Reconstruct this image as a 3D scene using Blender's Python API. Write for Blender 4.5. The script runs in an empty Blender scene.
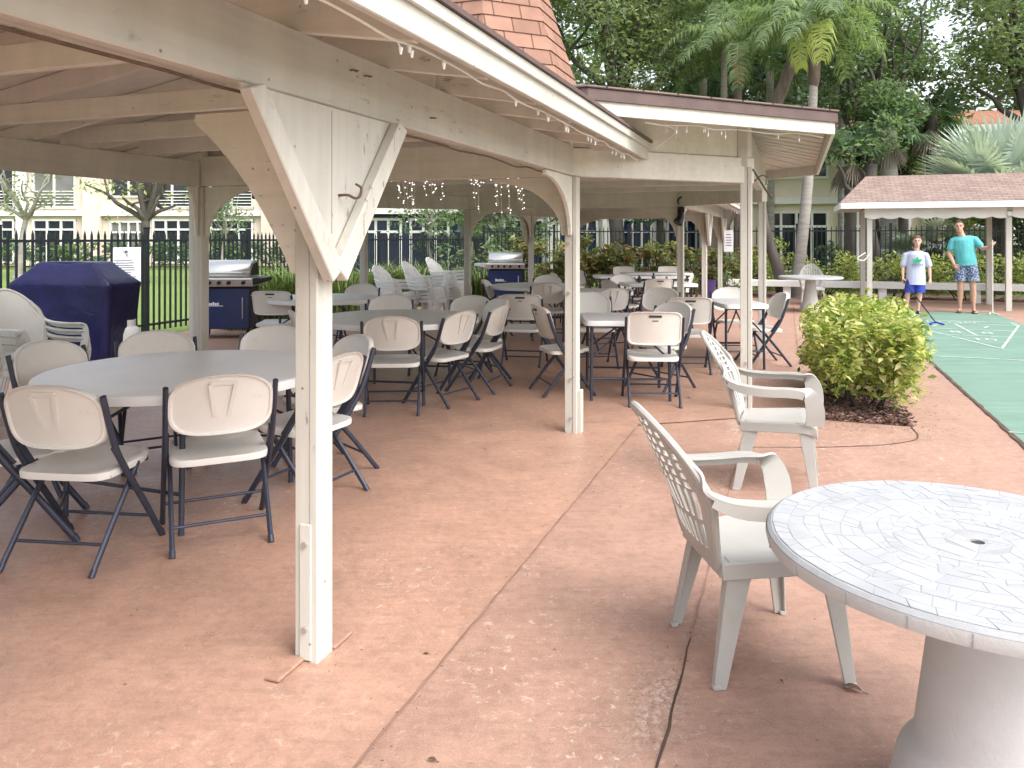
import bpy, bmesh, math, random
import numpy as np
from mathutils import Vector, Matrix

R = math.radians
random.seed(7)
rng = np.random.default_rng(7)
scene = bpy.context.scene
COL = scene.collection
PI = math.pi
CAM_H = 1.5
AZ = R(20.0)                       # the pavilion's long axis, clockwise from the view axis
S, C = math.sin(AZ), math.cos(AZ)


def W(u, v, z=0.0):
    """pavilion frame (u along, v across to the right) -> world"""
    return Vector((u * S + v * C, u * C - v * S, z))


# ------------------------------------------------------------------ mesh builder
class MB:
    def __init__(self):
        self.v, self.f, self.uv = [], [], {}

    def add(self, verts, faces, uvs=None):
        o = len(self.v)
        self.v += [tuple(p) for p in verts]
        for i, fc in enumerate(faces):
            if uvs:
                self.uv[len(self.f)] = uvs[i]
            self.f.append(tuple(o + k for k in fc))
        return self

    def box(self, c, s, rz=0.0, M=None):
        x, y, z = (k / 2 for k in s)
        P = [Vector((a, b, d)) for a in (-x, x) for b in (-y, y) for d in (-z, z)]
        if rz:
            m = Matrix.Rotation(rz, 3, 'Z')
            P = [m @ p for p in P]
        if M is not None:
            P = [M @ p for p in P]
        c = Vector(c)
        return self.add([p + c for p in P], [(0, 1, 3, 2), (4, 6, 7, 5), (0, 4, 5, 1), (2, 3, 7, 6), (0, 2, 6, 4), (1, 5, 7, 3)])

    def hexa(self, P):   # bottom ring 0-3, top ring 4-7
        return self.add(P, [(3, 2, 1, 0), (4, 5, 6, 7), (0, 1, 5, 4), (1, 2, 6, 5), (2, 3, 7, 6), (3, 0, 4, 7)])

    def bar(self, p, q, w, h, up=(0, 0, 1)):
        """box from p to q, w across, h along up"""
        p, q = Vector(p), Vector(q)
        d = (q - p).normalized()
        s = d.cross(Vector(up))
        if s.length < 1e-5:
            s = d.cross(Vector((1, 0, 0)))
        s.normalize()
        n = s.cross(d)
        s, n = s * w / 2, n * h / 2
        return self.hexa([p - s - n, p + s - n, q + s - n, q - s - n, p - s + n, p + s + n, q + s + n, q - s + n])

    def tube(self, pts, r, n=8, flat=1.0, closed=False, up=None):
        pts = [Vector(p) for p in pts]
        N = len(pts)
        rr = r if isinstance(r, (list, tuple)) else [r] * N
        ref = Vector(up) if up else None
        V = []
        prev = None
        for i in range(N):
            if closed:
                d = (pts[(i + 1) % N] - pts[i - 1]).normalized()
            else:
                d = (pts[min(i + 1, N - 1)] - pts[max(i - 1, 0)]).normalized()
            if ref is not None:
                a = ref - d * ref.dot(d)
            elif prev is not None:
                a = prev - d * prev.dot(d)
            else:
                t = Vector((0, 0, 1)) if abs(d.z) < .9 else Vector((1, 0, 0))
                a = t - d * t.dot(d)
            a.normalize()
            prev = a
            b = d.cross(a)
            for k in range(n):
                t = 2 * PI * k / n
                V.append(pts[i] + a * math.cos(t) * rr[i] * flat + b * math.sin(t) * rr[i])
        F = []
        M = N if closed else N - 1
        for i in range(M):
            j = (i + 1) % N
            for k in range(n):
                l = (k + 1) % n
                F.append((i * n + k, i * n + l, j * n + l, j * n + k))
        if not closed:
            F.append(tuple(range(n - 1, -1, -1)))
            F.append(tuple((N - 1) * n + k for k in range(n)))
        return self.add(V, F)

    def lathe(self, prof, n=32, c=(0, 0, 0), cap=True):
        cx, cy, cz = c
        V = []
        for (r, z) in prof:
            for k in range(n):
                t = 2 * PI * k / n
                V.append((cx + r * math.cos(t), cy + r * math.sin(t), cz + z))
        F = []
        for i in range(len(prof) - 1):
            for k in range(n):
                l = (k + 1) % n
                F.append((i * n + k, i * n + l, (i + 1) * n + l, (i + 1) * n + k))
        if cap:
            F.append(tuple(range(n - 1, -1, -1)))
            F.append(tuple((len(prof) - 1) * n + k for k in range(n)))
        return self.add(V, F)

    def prism(self, poly, o, ax, ay, t):
        """polygon in the plane (o; ax, ay), extruded by vector t"""
        o, ax, ay, t = Vector(o), Vector(ax), Vector(ay), Vector(t)
        n = len(poly)
        A = [o + ax * a + ay * b for a, b in poly]
        V = A + [p + t for p in A]
        F = [tuple(range(n)), tuple(range(2 * n - 1, n - 1, -1))]
        F += [(k, n + k, n + (k + 1) % n, (k + 1) % n) for k in range(n)]
        return self.add(V, F)

    def ball(self, c, r, n=10, sq=(1, 1, 1)):
        m = max(4, n // 2)
        V = [(c[0], c[1], c[2] - r * sq[2])]
        for i in range(1, m):
            a = -PI / 2 + PI * i / m
            for k in range(n):
                t = 2 * PI * k / n
                V.append((c[0] + r * sq[0] * math.cos(a) * math.cos(t), c[1] + r * sq[1] * math.cos(a) * math.sin(t), c[2] + r * sq[2] * math.sin(a)))
        V.append((c[0], c[1], c[2] + r * sq[2]))
        F = [(0, 1 + (k + 1) % n, 1 + k) for k in range(n)]
        for i in range(m - 2):
            for k in range(n):
                l = (k + 1) % n
                F.append((1 + i * n + k, 1 + i * n + l, 1 + (i + 1) * n + l, 1 + (i + 1) * n + k))
        b = 1 + (m - 2) * n
        F += [(b + k, b + (k + 1) % n, len(V) - 1) for k in range(n)]
        return self.add(V, F)

    def build(self, name, mat, parent=None, bevel=0.0, smooth=None, off=None, seg=1):
        me = bpy.data.meshes.new(name)
        V = self.v if off is None else [(a - off[0], b - off[1], c - off[2]) for a, b, c in self.v]
        me.from_pydata(V, [], self.f)
        if self.uv:
            ul = me.uv_layers.new(name='UVMap')
            for i, p in enumerate(me.polygons):
                u = self.uv.get(i)
                if u:
                    for k, li in enumerate(p.loop_indices):
                        ul.data[li].uv = u[k]
        bm = bmesh.new()
        bm.from_mesh(me)
        bmesh.ops.recalc_face_normals(bm, faces=bm.faces)
        if bevel:
            ed = [e for e in bm.edges if len(e.link_faces) == 2 and e.calc_face_angle(0) > R(35)]
            bmesh.ops.bevel(bm, geom=ed, offset=bevel, segments=seg, affect='EDGES', clamp_overlap=True)
        bm.to_mesh(me)
        bm.free()
        if smooth:
            me.polygons.foreach_set('use_smooth', [True] * len(me.polygons))
            me.set_sharp_from_angle(angle=R(smooth))
        me.materials.append(mat)
        return link(name, me, parent)


def link(name, data, parent=None):
    o = bpy.data.objects.new(name, data)
    COL.objects.link(o)
    if parent is not None:
        o.parent = parent
    return o


def tag(o, label=None, cat=None, group=None, kind=None):
    if label:
        o['label'] = label
    if cat:
        o['category'] = cat
    if group:
        o['group'] = group
    if kind:
        o['kind'] = kind
    return o


def thing(name, loc, rz, label, cat, group=None):
    o = bpy.data.objects.new(name, None)
    o.empty_display_size = .2
    COL.objects.link(o)
    o.location = loc
    o.rotation_euler = (0, 0, rz)
    return tag(o, label, cat, group)


def dup(root, loc, rz, label, group=None):
    r = root.copy()
    COL.objects.link(r)
    r.location = loc
    r.rotation_euler = (0, 0, rz)
    tag(r, label, None, group)
    for ch in list(root.children):
        c = ch.copy()
        COL.objects.link(c)
        c.parent = r
        for g in ch.children:
            d = g.copy()
            COL.objects.link(d)
            d.parent = c
    return r


def smoothpath(pts, n=6):
    """Catmull-Rom through pts"""
    P = [Vector(p) for p in pts]
    P = [P[0] * 2 - P[1]] + P + [P[-1] * 2 - P[-2]]
    out = []
    for i in range(1, len(P) - 2):
        for k in range(n):
            t = k / n
            a, b, c, d = P[i - 1], P[i], P[i + 1], P[i + 2]
            out.append(.5 * ((2 * b) + (c - a) * t + (2 * a - 5 * b + 4 * c - d) * t * t + (3 * b - a - 3 * c + d) * t ** 3))
    out.append(P[-2])
    return out


# ------------------------------------------------------------------ materials
def nodes(name):
    m = bpy.data.materials.new(name)
    m.use_nodes = True
    nt = m.node_tree
    return m, nt, nt.nodes['Principled BSDF'], nt.nodes.new, nt.links.new


def noise(N, Lk, co, scale, detail=4, rough=.55, dist=0.0):
    n = N('ShaderNodeTexNoise')
    n.inputs['Scale'].default_value = scale
    n.inputs['Detail'].default_value = detail
    n.inputs['Roughness'].default_value = rough
    n.inputs['Distortion'].default_value = dist
    Lk(co, n.inputs['Vector'])
    return n.outputs['Fac']


def ramp(N, Lk, fac, stops, interp='LINEAR'):
    r = N('ShaderNodeValToRGB')
    r.color_ramp.interpolation = interp
    e = r.color_ramp.elements
    while len(e) < len(stops):
        e.new(.5)
    for k, (p, c) in enumerate(stops):
        e[k].position = p
        e[k].color = (c if isinstance(c, (tuple, list)) else (c, c, c)) + ((1,) if not isinstance(c, (tuple, list)) or len(c) == 3 else ()) if not isinstance(c, (int, float)) else (c, c, c, 1)
    Lk(fac, r.inputs['Fac'])
    return r.outputs['Color']


def mix(N, Lk, fac, a, b, mode='MIX'):
    m = N('ShaderNodeMix')
    m.data_type = 'RGBA'
    m.blend_type = mode
    for val, sock in ((fac, m.inputs[0]), (a, m.inputs[6]), (b, m.inputs[7])):
        if isinstance(val, (int, float)):
            sock.default_value = val
        elif isinstance(val, tuple):
            sock.default_value = val + (1,) if len(val) == 3 else val
        else:
            Lk(val, sock)
    return m.outputs[2]


def bump(N, Lk, h, bs, strength=.2, dist=.01):
    b = N('ShaderNodeBump')
    b.inputs['Strength'].default_value = strength
    b.inputs['Distance'].default_value = dist
    Lk(h, b.inputs['Height'])
    Lk(b.outputs['Normal'], bs.inputs['Normal'])


def coord(N, Lk, kind='Object', scale=(1, 1, 1)):
    t = N('ShaderNodeTexCoord')
    mp = N('ShaderNodeMapping')
    mp.inputs['Scale'].default_value = scale
    Lk(t.outputs[kind], mp.inputs['Vector'])
    return mp.outputs['Vector']


def mul(c, k):
    return tuple(min(1, x * k) for x in c)


def plain(name, col, rough=.55, var=.14, scale=5.0, bs=60, bst=.12, metal=0.0, dirt=None, dirt_at=(.55, .75), stretch=(1, 1, 1), spec=.4, kind='Object', vary=0.0):
    m, nt, b, N, Lk = nodes(name)
    co = coord(N, Lk, kind, stretch)
    f = noise(N, Lk, co, scale, 5, .6)
    c = ramp(N, Lk, f, [(.3, mul(col, 1 - var)), (.7, mul(col, 1 + var * .6))])
    if dirt:
        d = noise(N, Lk, co, scale * 2.3, 8, .7, .4)
        k = ramp(N, Lk, d, [(dirt_at[0], 0.0), (dirt_at[1], 1.0)])
        c = mix(N, Lk, k, c, dirt)
    if vary:      # every copy has aged a little differently
        oi = N('ShaderNodeObjectInfo')
        c = mix(N, Lk, 1.0, c, ramp(N, Lk, oi.outputs['Random'], [(0, (1 - vary, 1 - vary * 1.15, 1 - vary * 1.4)), (1, 1.0)]), 'MULTIPLY')
    Lk(c, b.inputs['Base Color'])
    b.inputs['Roughness'].default_value = rough
    b.inputs['Metallic'].default_value = metal
    b.inputs['Specular IOR Level'].default_value = spec
    if bst:
        bump(N, Lk, noise(N, Lk, co, bs, 6, .65), b, bst, .006)
    return m


def wood_paint(name, col, axis):
    m, nt, b, N, Lk = nodes(name)
    st = {'x': (1, 14, 14), 'y': (14, 1, 14), 'z': (14, 14, 1)}[axis]
    co = coord(N, Lk, 'Object', st)
    co1 = coord(N, Lk, 'Object')
    f = noise(N, Lk, co1, 1.7, 6, .6)
    c = ramp(N, Lk, f, [(.25, mul(col, .86)), (.75, mul(col, 1.06))])
    g = noise(N, Lk, co, 1.6, 6, .65)
    c = mix(N, Lk, .28, c, ramp(N, Lk, g, [(.3, mul(col, .72)), (.6, mul(col, 1.05))]))
    d = noise(N, Lk, co1, 9, 8, .75, .5)
    c = mix(N, Lk, ramp(N, Lk, d, [(.63, 0.0), (.72, .7)]), c, mul(col, .52))
    # flaked paint, showing weathered timber
    fl = coord(N, Lk, 'Object', {'x': (2, 9, 9), 'y': (9, 2, 9), 'z': (9, 9, 2)}[axis])
    f1 = noise(N, Lk, fl, 3.1, 9, .78, .3)
    f0 = noise(N, Lk, co1, .9, 3, .5)
    k = mix(N, Lk, 1.0, ramp(N, Lk, f1, [(.60, 0.0), (.615, 1.0)]), ramp(N, Lk, f0, [(.54, 0.0), (.66, .8)]), 'MULTIPLY')
    c = mix(N, Lk, k, c, (.21, .175, .14))
    # nail heads and specks
    v = N('ShaderNodeTexVoronoi')
    v.inputs['Scale'].default_value = 9
    Lk(co1, v.inputs['Vector'])
    c = mix(N, Lk, ramp(N, Lk, v.outputs['Distance'], [(.035, .8), (.06, 0.0)]), c, (.17, .12, .09))
    # long soft rain streaks
    rs = noise(N, Lk, coord(N, Lk, 'Object', (5, 5, .6)), 1.3, 5, .6)
    c = mix(N, Lk, .35, c, ramp(N, Lk, rs, [(.35, .74), (.6, 1.0)]), 'MULTIPLY')
    Lk(c, b.inputs['Base Color'])
    b.inputs['Roughness'].default_value = .6
    b.inputs['Specular IOR Level'].default_value = .3
    bump(N, Lk, mix(N, Lk, .5, g, k), b, .35, .006)
    return m


def leafmat(name, cols, trans=.35, rough=.5):
    m, nt, b, N, Lk = nodes(name)
    g = N('ShaderNodeNewGeometry')
    n = len(cols)
    c = ramp(N, Lk, g.outputs['Random Per Island'], [((k + .5) / n, cols[k]) for k in range(n)])
    Lk(c, b.inputs['Base Color'])
    b.inputs['Roughness'].default_value = rough
    b.inputs['Specular IOR Level'].default_value = .35
    t = N('ShaderNodeBsdfTranslucent')
    Lk(mix(N, Lk, 1.0, c, (1.0, 1.05, .6), 'MULTIPLY'), t.inputs['Color'])
    ms = N('ShaderNodeMixShader')
    ms.inputs[0].default_value = trans
    Lk(b.outputs[0], ms.inputs[1])
    Lk(t.outputs[0], ms.inputs[2])
    Lk(ms.outputs[0], nt.nodes['Material Output'].inputs['Surface'])
    return m


def shingle(name, c1, c2, mortar, w, h, kind='UV'):
    m, nt, b, N, Lk = nodes(name)
    co = coord(N, Lk, kind)
    br = N('ShaderNodeTexBrick')
    br.inputs['Color1'].default_value = c1 + (1,)
    br.inputs['Color2'].default_value = c2 + (1,)
    br.inputs['Mortar'].default_value = mortar + (1,)
    br.inputs['Scale'].default_value = 1
    br.inputs['Mortar Size'].default_value = .009
    br.inputs['Mortar Smooth'].default_value = .1
    br.inputs['Brick Width'].default_value = w
    br.inputs['Row Height'].default_value = h
    br.offset = .5
    Lk(co, br.inputs['Vector'])
    f = noise(N, Lk, co, 3, 5, .6)
    c = mix(N, Lk, .5, br.outputs['Color'], ramp(N, Lk, f, [(.3, .55), (.7, 1.0)]), 'MULTIPLY')
    gr = noise(N, Lk, co, 150, 2)
    c = mix(N, Lk, .35, c, ramp(N, Lk, gr, [(.35, .4), (.65, 1.0)]), 'MULTIPLY')
    Lk(c, b.inputs['Base Color'])
    b.inputs['Roughness'].default_value = .9
    b.inputs['Specular IOR Level'].default_value = .2
    bump(N, Lk, mix(N, Lk, .3, br.outputs['Fac'], gr), b, .5, -.01)
    return m


CREAM = (.625, .605, .545)
M = {}
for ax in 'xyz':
    M['wood_' + ax] = wood_paint('painted_wood_' + ax, mul(CREAM, {'x': 1.10, 'y': .88, 'z': .92}[ax]), ax)  # x copy lightened for the dim interior, y and z darkened for open light
M['soffit'] = wood_paint('painted_soffit', (.64, .615, .55), 'x')  # cream lightened for the shaded roof underside
M['brown'] = plain('brown_drip_edge', (.115, .075, .07), .55, .2, 8, 40, .1)
M['shingle_dark'] = shingle('weathered_grey_shingle', (.30, .22, .19), (.22, .165, .145), (.07, .05, .045), .3, .14)
M['shingle_red'] = shingle('terracotta_shingle', (.39, .225, .165), (.32, .18, .135), (.15, .085, .065), .34, 10.0)
M['shelter_roof'] = shingle('shelter_pink_grey_shingle', (.38, .28, .24), (.29, .215, .19), (.2, .145, .125), .21, .085)
M['galv'] = plain('galvanised_steel', (.55, .55, .52), .4, .1, 20, 80, .05, .8)
M['rust'] = plain('rusty_iron', (.12, .075, .05), .7, .3, 30)
M['black_iron'] = plain('black_painted_iron', (.014, .017, .022), .45, .2, 20, 60, .05)
M['white_wire'] = plain('white_wire', (.75, .75, .72), .5, .05, 5, 30, 0)
M['white_shade_lifted'] = plain('clean_plastic_shade_lifted', (.84, .84, .82), .35, .04, 4, 120, .03)  # cleaner plastic, whitened further to offset the shade on the far stacks
M['white_solid'] = plain('sun_bleached_plastic', (.66, .65, .61), .42, .06, 4, 120, .04, 0, (.45, .43, .38), (.6, .85))
M['putty'] = plain('putty_plastic', (.735, .715, .675), .42, .06, 3, 300, .05, 0, (.42, .37, .31), (.60, .85), vary=.13)
M['seam'] = plain('board_seam', (.27, .24, .19), .8, .1)
M['slot'] = plain('dark_recess', (.05, .045, .04), .7, .1)  # near-black standing for shade inside slots and holes; raised marks share it
M['navy'] = plain('slate_blue_steel', (.045, .05, .075), .38, .15, 14, 60, .03, .3)
M['tabletop'] = plain('grey_white_tabletop', (.72, .72, .72), .33, .06, 2.5, 350, .06, 0, (.45, .44, .42), (.64, .85))
M['white_plastic'] = plain('aged_white_plastic', (.40, .39, .365), .45, .08, 4, 120, .06, 0, (.36, .34, .29), (.56, .82))
M['white_paint'] = plain('white_paint', (.76, .75, .72), .55, .06, 3, 40, .08, 0, (.5, .48, .42), (.62, .85))
M['concrete_white'] = plain('white_painted_concrete', (.47, .465, .46), .7, .08, 6, 70, .35, 0, (.42, .40, .36), (.62, .80))
M['bark'] = plain('grey_bark', (.085, .074, .064), .9, .4, 7, 24, .9, 0, None, (.5, .7), (1, 1, .3))
M['bark_dark'] = plain('brown_bark', (.13, .10, .08), .9, .4, 7, 24, .9, 0, None, (.5, .7), (1, 1, .3))
M['bark_pale'] = plain('pale_palm_bark', (.30, .28, .25), .85, .25, 5, 18, .7, 0, None, (.5, .7), (.5, .5, 3))
M['boot'] = plain('orange_palm_fibre', (.36, .18, .10), .9, .3, 8, 30, .7)
M['cover'] = None
M['steel'] = plain('brushed_steel', (.62, .62, .60), .32, .12, 4, 90, .05, .85, None, (.5, .7), (1, 1, 14))
M['blue_enamel'] = plain('navy_blue_enamel', (.018, .03, .105), .3, .15, 6, 40, .03)
M['black_plastic'] = plain('black_plastic', (.015, .015, .017), .5, .15)
M['paper'] = plain('white_paper', (.74, .75, .78), .6, .03, 3, 30, 0)
M['ink'] = plain('printed_ink', (.10, .11, .14), .7, .1)
M['red_ink'] = plain('red_print', (.50, .06, .07), .6, .1)
M['render'] = plain('cream_render', (.74, .66, .52), .8, .06, 1.5, 30, .2)
M['render_pink'] = plain('blush_render', (.70, .60, .51), .8, .06, 1.5, 30, .2)
M['white_trim'] = plain('white_trim', (.74, .73, .70), .6, .04)
M['glass'] = plain('dark_window_glass', (.018, .026, .035), .08, .4, .6, 5, 0, 0, None, (.5, .7), (1, 1, 1), .6)
M['glass_blue'] = plain('blue_window_glass', (.015, .03, .075), .1, .4, .6, 5, 0, 0, None, (.5, .7), (1, 1, 1), .6)
M['tile'] = shingle('terracotta_roof_tile', (.45, .22, .14), (.38, .18, .12), (.16, .08, .05), .3, .35)
M['court_line'] = plain('worn_white_line', (.60, .65, .61), .7, .1, 6, 40, .1, 0, (.22, .36, .30), (.47, .62))
M['mulch'] = None
M['dead_leaf'] = plain('dry_brown_leaf', (.12, .065, .04), .8, .3)
M['purple_pot'] = plain('purple_glazed_pot', (.06, .035, .13), .35, .2)

# foliage: base colours only, per-leaf variety
M['leaf_oak'] = leafmat('oak_leaf', [(.19, .25, .12), (.28, .34, .17), (.13, .185, .10), (.36, .41, .22), (.21, .28, .14)], .55)
M['leaf_dark'] = leafmat('dark_leaf', [(.12, .19, .14), (.16, .24, .165), (.20, .285, .175), (.135, .21, .15)], .55)
M['leaf_mid'] = leafmat('mid_green_leaf', [(.14, .22, .11), (.20, .295, .15), (.12, .19, .105), (.26, .34, .18)], .55)
M['leaf_lime'] = leafmat('variegated_lime_leaf', [(.28, .38, .08), (.58, .60, .18), (.17, .27, .06), (.76, .72, .36), (.40, .48, .12), (.10, .18, .045), (.70, .68, .28)], .42)
M['leaf_hedge'] = leafmat('hedge_leaf', [(.26, .36, .10), (.46, .50, .16), (.17, .26, .07), (.60, .60, .26)], .45)
M['leaf_croton'] = leafmat('croton_leaf', [(.10, .18, .06), (.46, .46, .12), (.34, .13, .08), (.12, .20, .07), (.54, .40, .22), (.18, .29, .08), (.09, .06, .06), (.56, .54, .26), (.14, .24, .08)], .45)
M['leaf_grass'] = leafmat('tall_grass_leaf', [(.10, .18, .04), (.20, .28, .08), (.30, .34, .14), (.07, .13, .03)], .35)
M['leaf_palm'] = leafmat('palm_frond', [(.17, .25, .12), (.24, .32, .15), (.32, .39, .20), (.13, .20, .10)], .5)
M['leaf_palm_yellow'] = leafmat('yellowing_palm_frond', [(.40, .48, .12), (.52, .56, .18), (.28, .38, .09), (.45, .50, .16)], .45)  # yellow-green of the hanging frond itself
M['leaf_fan'] = leafmat('dark_fan_frond', [(.065, .125, .075), (.095, .165, .095), (.13, .20, .12)], .4)
M['leaf_silver'] = leafmat('silver_blue_frond', [(.52, .60, .56), (.44, .52, .48), (.60, .66, .62), (.36, .44, .42)], .3, .6)
M['leaf_dead'] = leafmat('dead_grey_frond', [(.24, .20, .16), (.32, .28, .23), (.17, .14, .11)], .15, .8)


def blind_glass(name, dark, light):
    """window glass; some windows have their blinds drawn"""
    m, nt, b, N, Lk = nodes(name)
    oi = N('ShaderNodeObjectInfo')
    co = coord(N, Lk, 'Object')
    f = noise(N, Lk, co, .9, 3, .5)
    c = ramp(N, Lk, oi.outputs['Random'], [(0, dark), (.62, dark), (.64, light), (1, light)], 'CONSTANT')
    c = mix(N, Lk, .6, c, ramp(N, Lk, f, [(.3, .4), (.7, 1.0)]), 'MULTIPLY')
    Lk(c, b.inputs['Base Color'])
    b.inputs['Roughness'].default_value = .07
    b.inputs['Specular IOR Level'].default_value = .7
    return m


M['glass'] = blind_glass('window_glass', (.02, .028, .036), (.20, .20, .19))
# ------------------------------------------------------------------ ground materials
def concrete(name, col, rough, wear, grain):
    m, nt, b, N, Lk = nodes(name)
    co = coord(N, Lk, 'Object')
    big = noise(N, Lk, co, .45, 6, .6, .3)
    c = ramp(N, Lk, big, [(.25, mul(col, .80)), (.5, col), (.75, mul(col, 1.14))])
    mid = noise(N, Lk, co, 3.2, 7, .68, .3)
    c = mix(N, Lk, .45, c, ramp(N, Lk, mid, [(.28, mul(col, .66)), (.52, col), (.74, mul(col, 1.28))]))
    fine = noise(N, Lk, co, 19, 8, .75, .4)
    c = mix(N, Lk, .55, c, ramp(N, Lk, fine, [(.34, .66), (.5, .98), (.66, 1.16)]), 'MULTIPLY')
    grit = noise(N, Lk, co, 75, 5, .8, .2)
    c = mix(N, Lk, ramp(N, Lk, grit, [(.665, 0.0), (.70, .7)]), c, (.70, .56, .47))
    c = mix(N, Lk, ramp(N, Lk, grit, [(.29, .75), (.33, 0.0)]), c, (.12, .07, .05))
    # brown grime
    st = noise(N, Lk, co, .9, 9, .72, .8)
    c = mix(N, Lk, ramp(N, Lk, st, [(.55, 0.0), (.72, .45)]), c, (.26, .155, .115))
    # pale flakes where the paint has worn through
    p1 = noise(N, Lk, co, .55, 5, .6, .2)
    p2 = noise(N, Lk, co, 26, 7, .75, .9)
    k = mix(N, Lk, 1.0, ramp(N, Lk, p1, [(.44, 0.0), (.60, 1.0)]), ramp(N, Lk, p2, [(.57, 0.0), (.64, 1.0)]), 'MULTIPLY')
    c = mix(N, Lk, mix(N, Lk, 1.0, k, (wear,) * 3, 'MULTIPLY'), c, (.66, .55, .46))
    # worn, grimy band along the joint in the outer slab (a straight line in plan)
    sx = N('ShaderNodeVectorMath')
    sx.operation = 'DOT_PRODUCT'
    sx.inputs[1].default_value = (C, -S, 0)
    Lk(co, sx.inputs[0])
    ad = N('ShaderNodeMath')
    ad.operation = 'ADD'
    ad.inputs[1].default_value = .40
    Lk(sx.outputs['Value'], ad.inputs[0])
    ab = N('ShaderNodeMath')
    ab.operation = 'ABSOLUTE'
    Lk(ad.outputs[0], ab.inputs[0])
    band = ramp(N, Lk, ab.outputs[0], [(.02, 1.0), (.13, 0.0)])
    bn = noise(N, Lk, co, 1.1, 3, .6)
    band = mix(N, Lk, 1.0, band, ramp(N, Lk, bn, [(.42, 0.0), (.60, 1.0)]), 'MULTIPLY')
    gr1 = noise(N, Lk, co, 46, 6, .75, .6)
    c = mix(N, Lk, mix(N, Lk, 1.0, band, ramp(N, Lk, gr1, [(.50, 0.0), (.58, .85)]), 'MULTIPLY'), c, (.56, .50, .44))
    c = mix(N, Lk, mix(N, Lk, 1.0, band, ramp(N, Lk, gr1, [(.36, .8), (.45, 0.0)]), 'MULTIPLY'), c, (.09, .065, .052))
    # brushed streaks
    st2 = N('ShaderNodeMapping')
    st2.inputs['Rotation'].default_value = (0, 0, R(35))
    st2.inputs['Scale'].default_value = (3, 22, 1)
    Lk(co, st2.inputs['Vector'])
    bs_ = noise(N, Lk, st2.outputs[0], 1.6, 6, .7, .6)
    c = mix(N, Lk, .32, c, ramp(N, Lk, bs_, [(.35, .70), (.65, 1.12)]), 'MULTIPLY')
    # fine speckle
    sp = noise(N, Lk, co, 170, 3, .7)
    c = mix(N, Lk, grain, c, ramp(N, Lk, sp, [(.33, .45), (.6, 1.05)]), 'MULTIPLY')
    v = N('ShaderNodeTexVoronoi')
    v.inputs['Scale'].default_value = 5.5
    Lk(co, v.inputs['Vector'])
    c = mix(N, Lk, ramp(N, Lk, v.outputs['Distance'], [(.02, .75), (.045, 0.0)]), c, (.10, .055, .04))
    Lk(c, b.inputs['Base Color'])
    b.inputs['Specular IOR Level'].default_value = .45
    Lk(ramp(N, Lk, mid, [(.3, rough - .12), (.7, rough + .1)]), b.inputs['Roughness'])
    bump(N, Lk, mix(N, Lk, .5, mix(N, Lk, .5, sp, mid), fine), b, .5, .008)
    return m


M['floor_in'] = concrete('smooth_pink_concrete', (.47, .283, .208), .38, .9, .38)
M['floor_out'] = concrete('rough_pink_concrete', (.405, .248, .187), .72, .8, .45)


def green_court():
    m, nt, b, N, Lk = nodes('green_court_paint')
    co = coord(N, Lk, 'Object')
    cs = coord(N, Lk, 'Object', (.5, 5, 1))
    a = noise(N, Lk, cs, 1.3, 6, .6)
    f = noise(N, Lk, co, 2.2, 7, .65)
    col = (.165, .275, .215)
    c = ramp(N, Lk, a, [(.3, mul(col, .76)), (.7, mul(col, 1.2))])
    c = mix(N, Lk, .4, c, ramp(N, Lk, f, [(.3, mul(col, .75)), (.7, mul(col, 1.2))]))
    sp = noise(N, Lk, co, 140, 2)
    c = mix(N, Lk, .3, c, ramp(N, Lk, sp, [(.3, .5), (.65, 1.0)]), 'MULTIPLY')
    Lk(c, b.inputs['Base Color'])
    b.inputs['Roughness'].default_value = .65
    bump(N, Lk, sp, b, .15, .004)
    return m


def grass_mat():
    m, nt, b, N, Lk = nodes('lawn_grass')
    co = coord(N, Lk, 'Object')
    a = noise(N, Lk, co, .25, 6, .6)
    f = noise(N, Lk, co, 18, 5, .7)
    c = ramp(N, Lk, a, [(.3, (.10, .17, .03)), (.7, (.20, .29, .06))])
    c = mix(N, Lk, .5, c, ramp(N, Lk, f, [(.3, (.07, .13, .025)), (.7, (.24, .32, .08))]))
    Lk(c, b.inputs['Base Color'])
    b.inputs['Roughness'].default_value = .9
    bump(N, Lk, f, b, .8, .04)
    return m


def mulch_mat():
    m, nt, b, N, Lk = nodes('bark_mulch')
    co = coord(N, Lk, 'Object')
    v = N('ShaderNodeTexVoronoi')
    v.inputs['Scale'].default_value = 38
    Lk(co, v.inputs['Vector'])
    h = N('ShaderNodeSeparateColor')
    Lk(v.outputs['Color'], h.inputs[0])
    c = ramp(N, Lk, h.outputs[0], [(.0, (.05, .025, .018)), (.4, (.12, .055, .04)), (.75, (.19, .10, .075)), (1.0, (.34, .25, .2))])
    Lk(c, b.inputs['Base Color'])
    b.inputs['Roughness'].default_value = .9
    bump(N, Lk, v.outputs['Distance'], b, 1.0, .03)
    return m


M['court'] = green_court()
M['grass'] = grass_mat()
M['mulch'] = mulch_mat()
M['joint'] = plain('dark_joint', (.10, .062, .048), .9, .5, 3, 60, .3)
M['joint_light'] = plain('filled_joint', (.30, .18, .135), .9, .4, 3, 60, .3)


def sheet(name, poly_uv, z, mat, z0=None, bevel=0):
    """slab with outline in (u, v)"""
    mb = MB()
    top = [W(u, v, z) for u, v in poly_uv]
    n = len(top)
    if z0 is None:
        mb.add(top, [tuple(range(n))])
    else:
        bot = [W(u, v, z0) for u, v in poly_uv]
        mb.add(top + bot, [tuple(range(n))] + [(k, (k + 1) % n, n + (k + 1) % n, n + k) for k in range(n)])
    o = mb.build(name, mat)
    # faces must look up
    if o.data.polygons[0].normal.z < 0:
        o.data.flip_normals()
    tag(o, kind='structure')
    return o


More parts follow.
